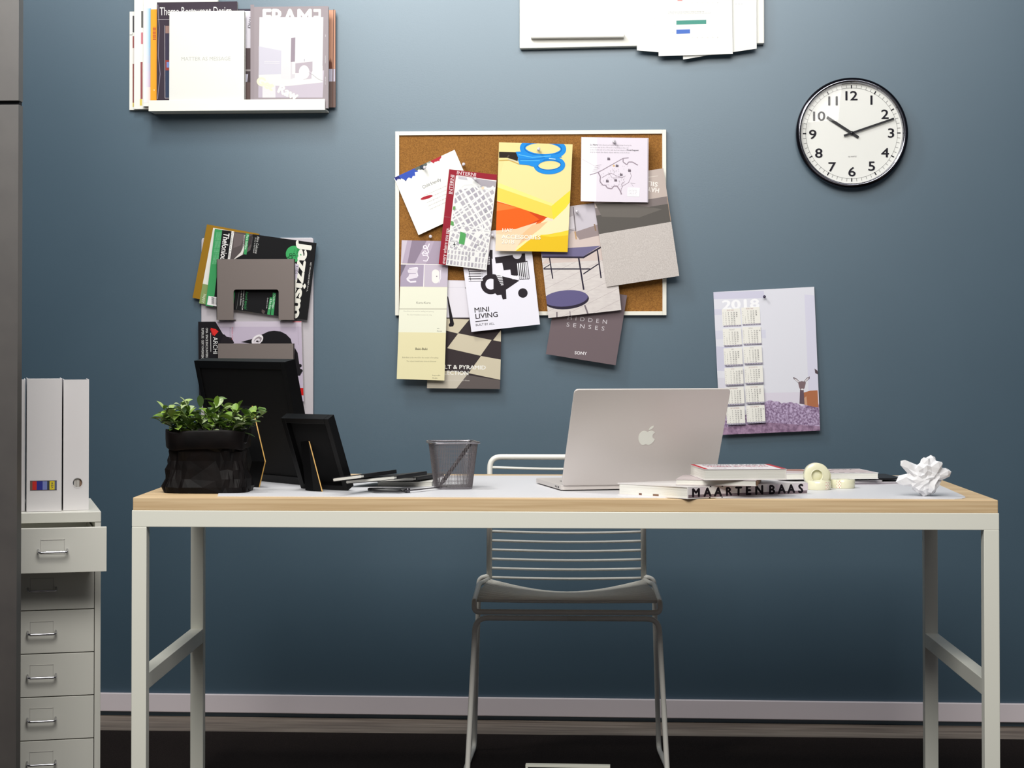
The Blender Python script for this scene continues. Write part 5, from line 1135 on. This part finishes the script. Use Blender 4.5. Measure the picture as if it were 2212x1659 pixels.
# ================================================================== WALL: MAGAZINE RACK (left, behind the frames)
def rack():
    PM = M((206, 200, 206), .38, .35, .5, 'silver_grey_metal'); GM = M((126, 116, 112), .42, .35, .45, 'taupe_grey_metal')
    yp = -.012; a, b2 = on_y(435, 515, yp), on_y(677, 513, yp); z1 = (a.z + b2.z) / 2; z0 = on_y(560, 985, yp).z; x0, x1 = a.x, b2.x
    t = thing('magazine_rack', ((x0 + x1) / 2, 0, z0), 'silver metal wall rack with grey pockets of magazines above the picture frames', 'magazine rack')
    b = MB(); b.prism(fillet([(x0, yp, z0), (x1, yp, z0), (x1, yp, z1), (x0, yp, z1)], .008, 5, True), (0, .011, 0), PM); b.build('back_panel', t, bevel=.001)
    def pocket(xl, xr, yt, yb, cut, off):
        A = on_y(xl, yt, -off); B_ = on_y(xr, yt - 1, -off); C = on_y(xl, yb, -off); xa, xb = A.x, B_.x; zt_ = A.z; zb_ = C.z
        if cut:
            c0 = on_y(cut[0], cut[2], -off); c1 = on_y(cut[1], cut[2], -off); r = .008
            pts = [(xa, zb_), (c0.x, zb_)] + [(q.x, q.z) for q in fillet([V((c0.x, 0, zb_)), V((c0.x, 0, c0.z)), V((c1.x, 0, c0.z)), V((c1.x, 0, zb_))], r, 5)][1:-1] + [(c1.x, zb_), (xb, zb_), (xb, zt_), (xa, zt_)]
        else: pts = [(xa, zb_), (xb, zb_), (xb, zt_), (xa, zt_)]
        b = MB()
        if cut:   # three convex pieces so the cut-out stays open
            c0x, c1x, cz = c0.x, c1.x, c0.z
            b.prism([(xa, -off, zb_), (c0x, -off, zb_), (c0x, -off, zt_), (xa, -off, zt_)], (0, .0016, 0), GM); b.prism([(c1x, -off, zb_), (xb, -off, zb_), (xb, -off, zt_), (c1x, -off, zt_)], (0, .0016, 0), GM)
            b.prism([(c0x, -off, cz), (c1x, -off, cz), (c1x, -off, zt_), (c0x, -off, zt_)], (0, .0016, 0), GM)
            r = .006
            for (cx, s) in ((c0x, 1), (c1x, -1)): b.prism([(cx, -off, cz), (cx + s * r, -off, cz), (cx + s * r * .3, -off, cz - r * .3), (cx, -off, cz - r)], (0, .0016, 0), GM)
        else: b.prism([(x, -off, z) for x, z in pts], (0, .0016, 0), GM)
        b.box((xa, -off, zb_ - .0016), (c0.x if cut else xb, yp, zb_), GM)
        if cut: b.box((c1.x, -off, zb_ - .0016), (xb, yp, zb_), GM)
        b.box((xa, -off, zb_), (xa + .0014, -off + .012, zt_), GM); b.box((xb - .0014, -off, zb_), (xb, -off + .012, zt_), GM)
        b.build('pocket', t)
    pocket(468, 636, 560, 690, (504.5, 602, 625.5), .052)
    pocket(470, 635, 742, 872, (504.5, 602, 810), .052)
    # magazines
    Sh('magazine', 'ochre-edged magazine, leftmost and rearmost in the upper pocket of the rack', 'magazine', [(447, 484.5), (560, 505), (540, 672), (416, 643)], .020, .006, (150, 112, 30), draw=lambda p: (p.line((418, 645), (432, 648.5), 1.4, (196, 170, 90)), p.line((446, 487), (424, 600), 1.0, (176, 140, 60))))
    Sh('magazine', 'white magazine with an olive green foot, between the ochre one and the black one', 'magazine', [(460.6, 492), (560, 510), (545, 676), (430, 655)], .023, .004, (228, 226, 218), draw=lambda p: (p.poly([(438, 613), (470, 619), (465, 670), (428, 656)], (134, 154, 98)), p.text('Studio flats', 452, 598, 3.6, -98, (150, 150, 140), 0, .8, res=1), p.text('happy', 440, 634, 6.5, -98, (214, 222, 196), 0, .9, .2)))
    def jazz(p):
        GRN = (62, 152, 92); ang = -97.5
        p.poly([(464, 494.4), (480, 497.5), (460, 664), (443, 660)], GRN); greekc = (150, 206, 168)
        for i in range(5): p.text('een kleine greep uit dit nummer vol jazz en soul muziek nieuws', 477.5 - i * 2.4 - 0, 501, 1.9, ang, greekc, 0, .98, res=1)
        p.poly([(450.5, 639), (471, 642.5), (468.5, 662), (447, 658)], (232, 230, 230))
        for i in range(8): p.poly([(457, 642 + i * 1.9), (463.5, 643.1 + i * 1.9), (463.4, 644.2 + i * 1.9), (456.9, 643.1 + i * 1.9)], (40, 40, 44)); p.poly([(465.5, 643.5 + i * 1.9), (469, 644 + i * 1.9), (469, 645 + i * 1.9), (465.4, 644.5 + i * 1.9)], (70, 70, 74))
        # portrait fragment
        p.poly([(499, 499), (546, 506), (541, 540), (528, 549), (504, 560), (497, 560)], (88, 80, 80)); p.poly([(506, 503), (530, 507), (520, 530), (504, 536)], (108, 98, 98)); p.poly([(528, 528), (520, 545), (503, 562), (524, 550), (527, 540)], (220, 214, 208)); p.poly([(536, 512), (546, 507), (544, 525), (530, 542)], (60, 54, 56))
        p.poly([(501, 496), (506, 500), (497, 560), (492, 560)], (238, 236, 232)); p.text('Transcendental van de pianist', 500.8, 500, 4.6, ang, (60, 58, 60), 0, .72, res=1, shear=.2)
        p.text('Thelonious Monk', 483.5, 502, 12.5, ang, (236, 234, 232), .02, shear=.1, fit=104)
        p.poly([(531.5, 503.5), (538.5, 504.5), (532.5, 550), (526.5, 549)], GRN); p.text('Mark Guiliana', 533, 507, 4.4, ang, (220, 236, 224), .01, .88); p.text('Beat music in full colour', 527.3, 508, 2.8, ang, (226, 224, 222), .01, .78, res=1)
        p.text('Alice Coltrane', 555.5, 510, 5.2, ang, (206, 206, 204), 0, .84, .1); p.text('De ster en haar muziek', 551, 513, 3, ang, (210, 210, 208), 0, .8, res=1); p.text('spiritueel groot talent', 545, 511, 2, ang, (110, 110, 110), 0, .9, res=1)
        p.disc(635, 548.5, 17.6, (64, 164, 96)); p.text('WIN 3x2', 642, 536, 4.4, ang - 6, (24, 60, 40), .01, .9); p.text('cd en tickets', 636, 537, 3, ang - 6, (24, 60, 40), 0, .9, res=1)
        for pts in ([(626, 548), (630, 549)], [(624.5, 553), (630, 555)], [(633, 548), (637, 549)], [(631, 555), (632, 563)], [(621, 556), (624, 558)]):
            (xa, ya), (xb, yb) = pts; p.poly([(xa - 1, ya), (xb, ya - 1), (xb + 1.5, yb + 4), (xa - .5, yb + 4)], (24, 44, 34)); p.poly([(xa, ya + 1), (xb - .6, ya + .4), (xb + .4, yb + 2.8), (xa + .4, yb + 2.8)], (64, 164, 96))
        # masthead, slab style
        WJ = (234, 232, 222); L_ = 'Jazzism'
        p.text('Jazzism', 648.5, 525, 25, ang, WJ, .045, .95, 0, .96, fit=164)
        p.text('HET MAGAZINE MET SOUL', 670.5, 566, 2.8, ang, (220, 218, 216), .01, 1.3, res=1)
        p.poly([(635, 568), (646, 572), (641, 605), (634, 602)], (206, 198, 214)); p.text('4 CDS', 640, 574, 5, ang, (90, 84, 96), .02, .9, res=1)
        # lower window of the pocket
        p.poly([(503, 629), (508, 629), (504.5, 660), (501, 660)], GRN); p.text('Award special', 531, 629, 6.0, -95, (58, 140, 84), .01, .78, .1); p.text('winnaars de Nord Sea Jazz', 526, 627, 3.2, -95, (226, 226, 222), .01, .85, res=1); p.text('van dan Boi Bitchwise', 521, 627, 3.0, -95, (226, 226, 222), .01, .85, res=1); p.line((517, 628), (511, 668), .5, (120, 120, 120))
        p.poly([(589.5, 632), (596, 633.5), (591, 681), (585, 680)], GRN); p.poly([(583, 642), (588.5, 643), (583, 681), (577, 680)], GRN); p.text('Charles Mingus', 591, 636, 4.2, -96, (216, 234, 220), .01, .80); p.text('& Ron King', 583.5, 645, 4.2, -96, (216, 234, 220), .01, .80); p.text('My name no doubt', 577.5, 643, 2.6, -96, (220, 220, 218), .01, .8, res=1)
        p.poly([(512, 672), (546, 676), (548, 680), (514, 681)], (96, 84, 80)); p.poly([(550, 678), (566, 681), (566, 684), (550, 681)], (70, 66, 66)); p.poly([(566, 668), (573, 672), (570, 679), (565, 674)], (84, 74, 72))
    Sh('magazine', 'black music magazine with huge white vertical masthead, tilted in the upper pocket', 'magazine', [(464, 494.4), (683, 525), (663, 691.5), (444, 660)], .032, .008, (24, 24, 26), draw=jazz)
    def archi(p):
        p.poly([(428, 694), (465, 694), (482, 722), (504, 726), (508, 745), (480, 870), (428, 870)], (26, 24, 28)); p.poly([(465, 694), (660, 690), (660, 870), (480, 870), (505, 742), (482, 720)], (188, 176, 194)); p.poly([(470, 694), (652, 693), (652, 706), (476, 706)], (200, 190, 204))
        p.poly([(455, 708), (466, 711), (472, 716), (463, 726), (457, 716)], (214, 48, 44)); p.line((455, 711), (460, 724), 2, (176, 30, 34)); p.line((455, 719), (455.5, 760), .9, (226, 224, 224))
        p.text('ARCHI', 460.5, 728, 9.6, -90, (236, 236, 234), .01, fit=36); p.text('OMA  SPACE ENCOUNTERS', 444.5, 708, 4.8, -90, (222, 222, 220), .01, .74, res=2); p.text('SUPERUSE  GERT KWEKKEBOOM', 435.5, 708, 4.8, -90, (222, 222, 220), .01, .74, res=2)
        p.poly([(482, 726), (500, 729), (506, 741), (475, 742)], (34, 30, 34)); 
        K = (24, 22, 26); p.poly([(520, 739), (545, 732), (565, 723), (580, 716), (592, 714.5), (606, 716), (618, 722), (628, 732), (630, 740), (636, 750), (643, 762), (647, 790), (652, 806), (644, 812), (636, 800), (630, 780), (620, 760), (590, 745), (540, 742)], K)
        for (x, y) in ((648, 790), (650, 801), (646, 808), (640, 770)): p.disc(x, y, 4, K, n=10)
        p.disc(556, 734, 14, (226, 220, 224), 9.5, rot=radians(-38)); p.disc(557, 734.5, 10, (150, 140, 146), 6, rot=radians(-38)); p.disc(555, 737, 7.5, (216, 208, 214), 4.4, rot=radians(-38)); p.disc(556, 737.5, 3, (60, 54, 58), 2); p.path([(548, 730), (558, 725), (567, 729), (566, 737)], 1.4, (236, 232, 234))
        p.text('MATERIAL SPACE', 500.5, 707, 2.8, -90, (200, 84, 96), .01, .85, res=1); p.text('NR 2 2018 EURO 21', 496, 707, 2.2, -90, (110, 100, 112), 0, .9, res=1); p.line((643.5, 704), (644.5, 745), .5, (150, 140, 152))
        p.poly([(648, 838), (658, 838), (658, 854), (650, 854)], (196, 26, 26)); p.poly([(632, 693), (655, 693), (655, 696), (632, 696)], (214, 130, 138))
    Sh('magazine', 'magazine with black corner, red triangle and pictured ear, in the lower rack pocket', 'magazine', [(428, 695), (651, 694), (656, 867), (430, 868)], .030, .008, (214, 206, 218), draw=archi, edge=PAGES)
rack()
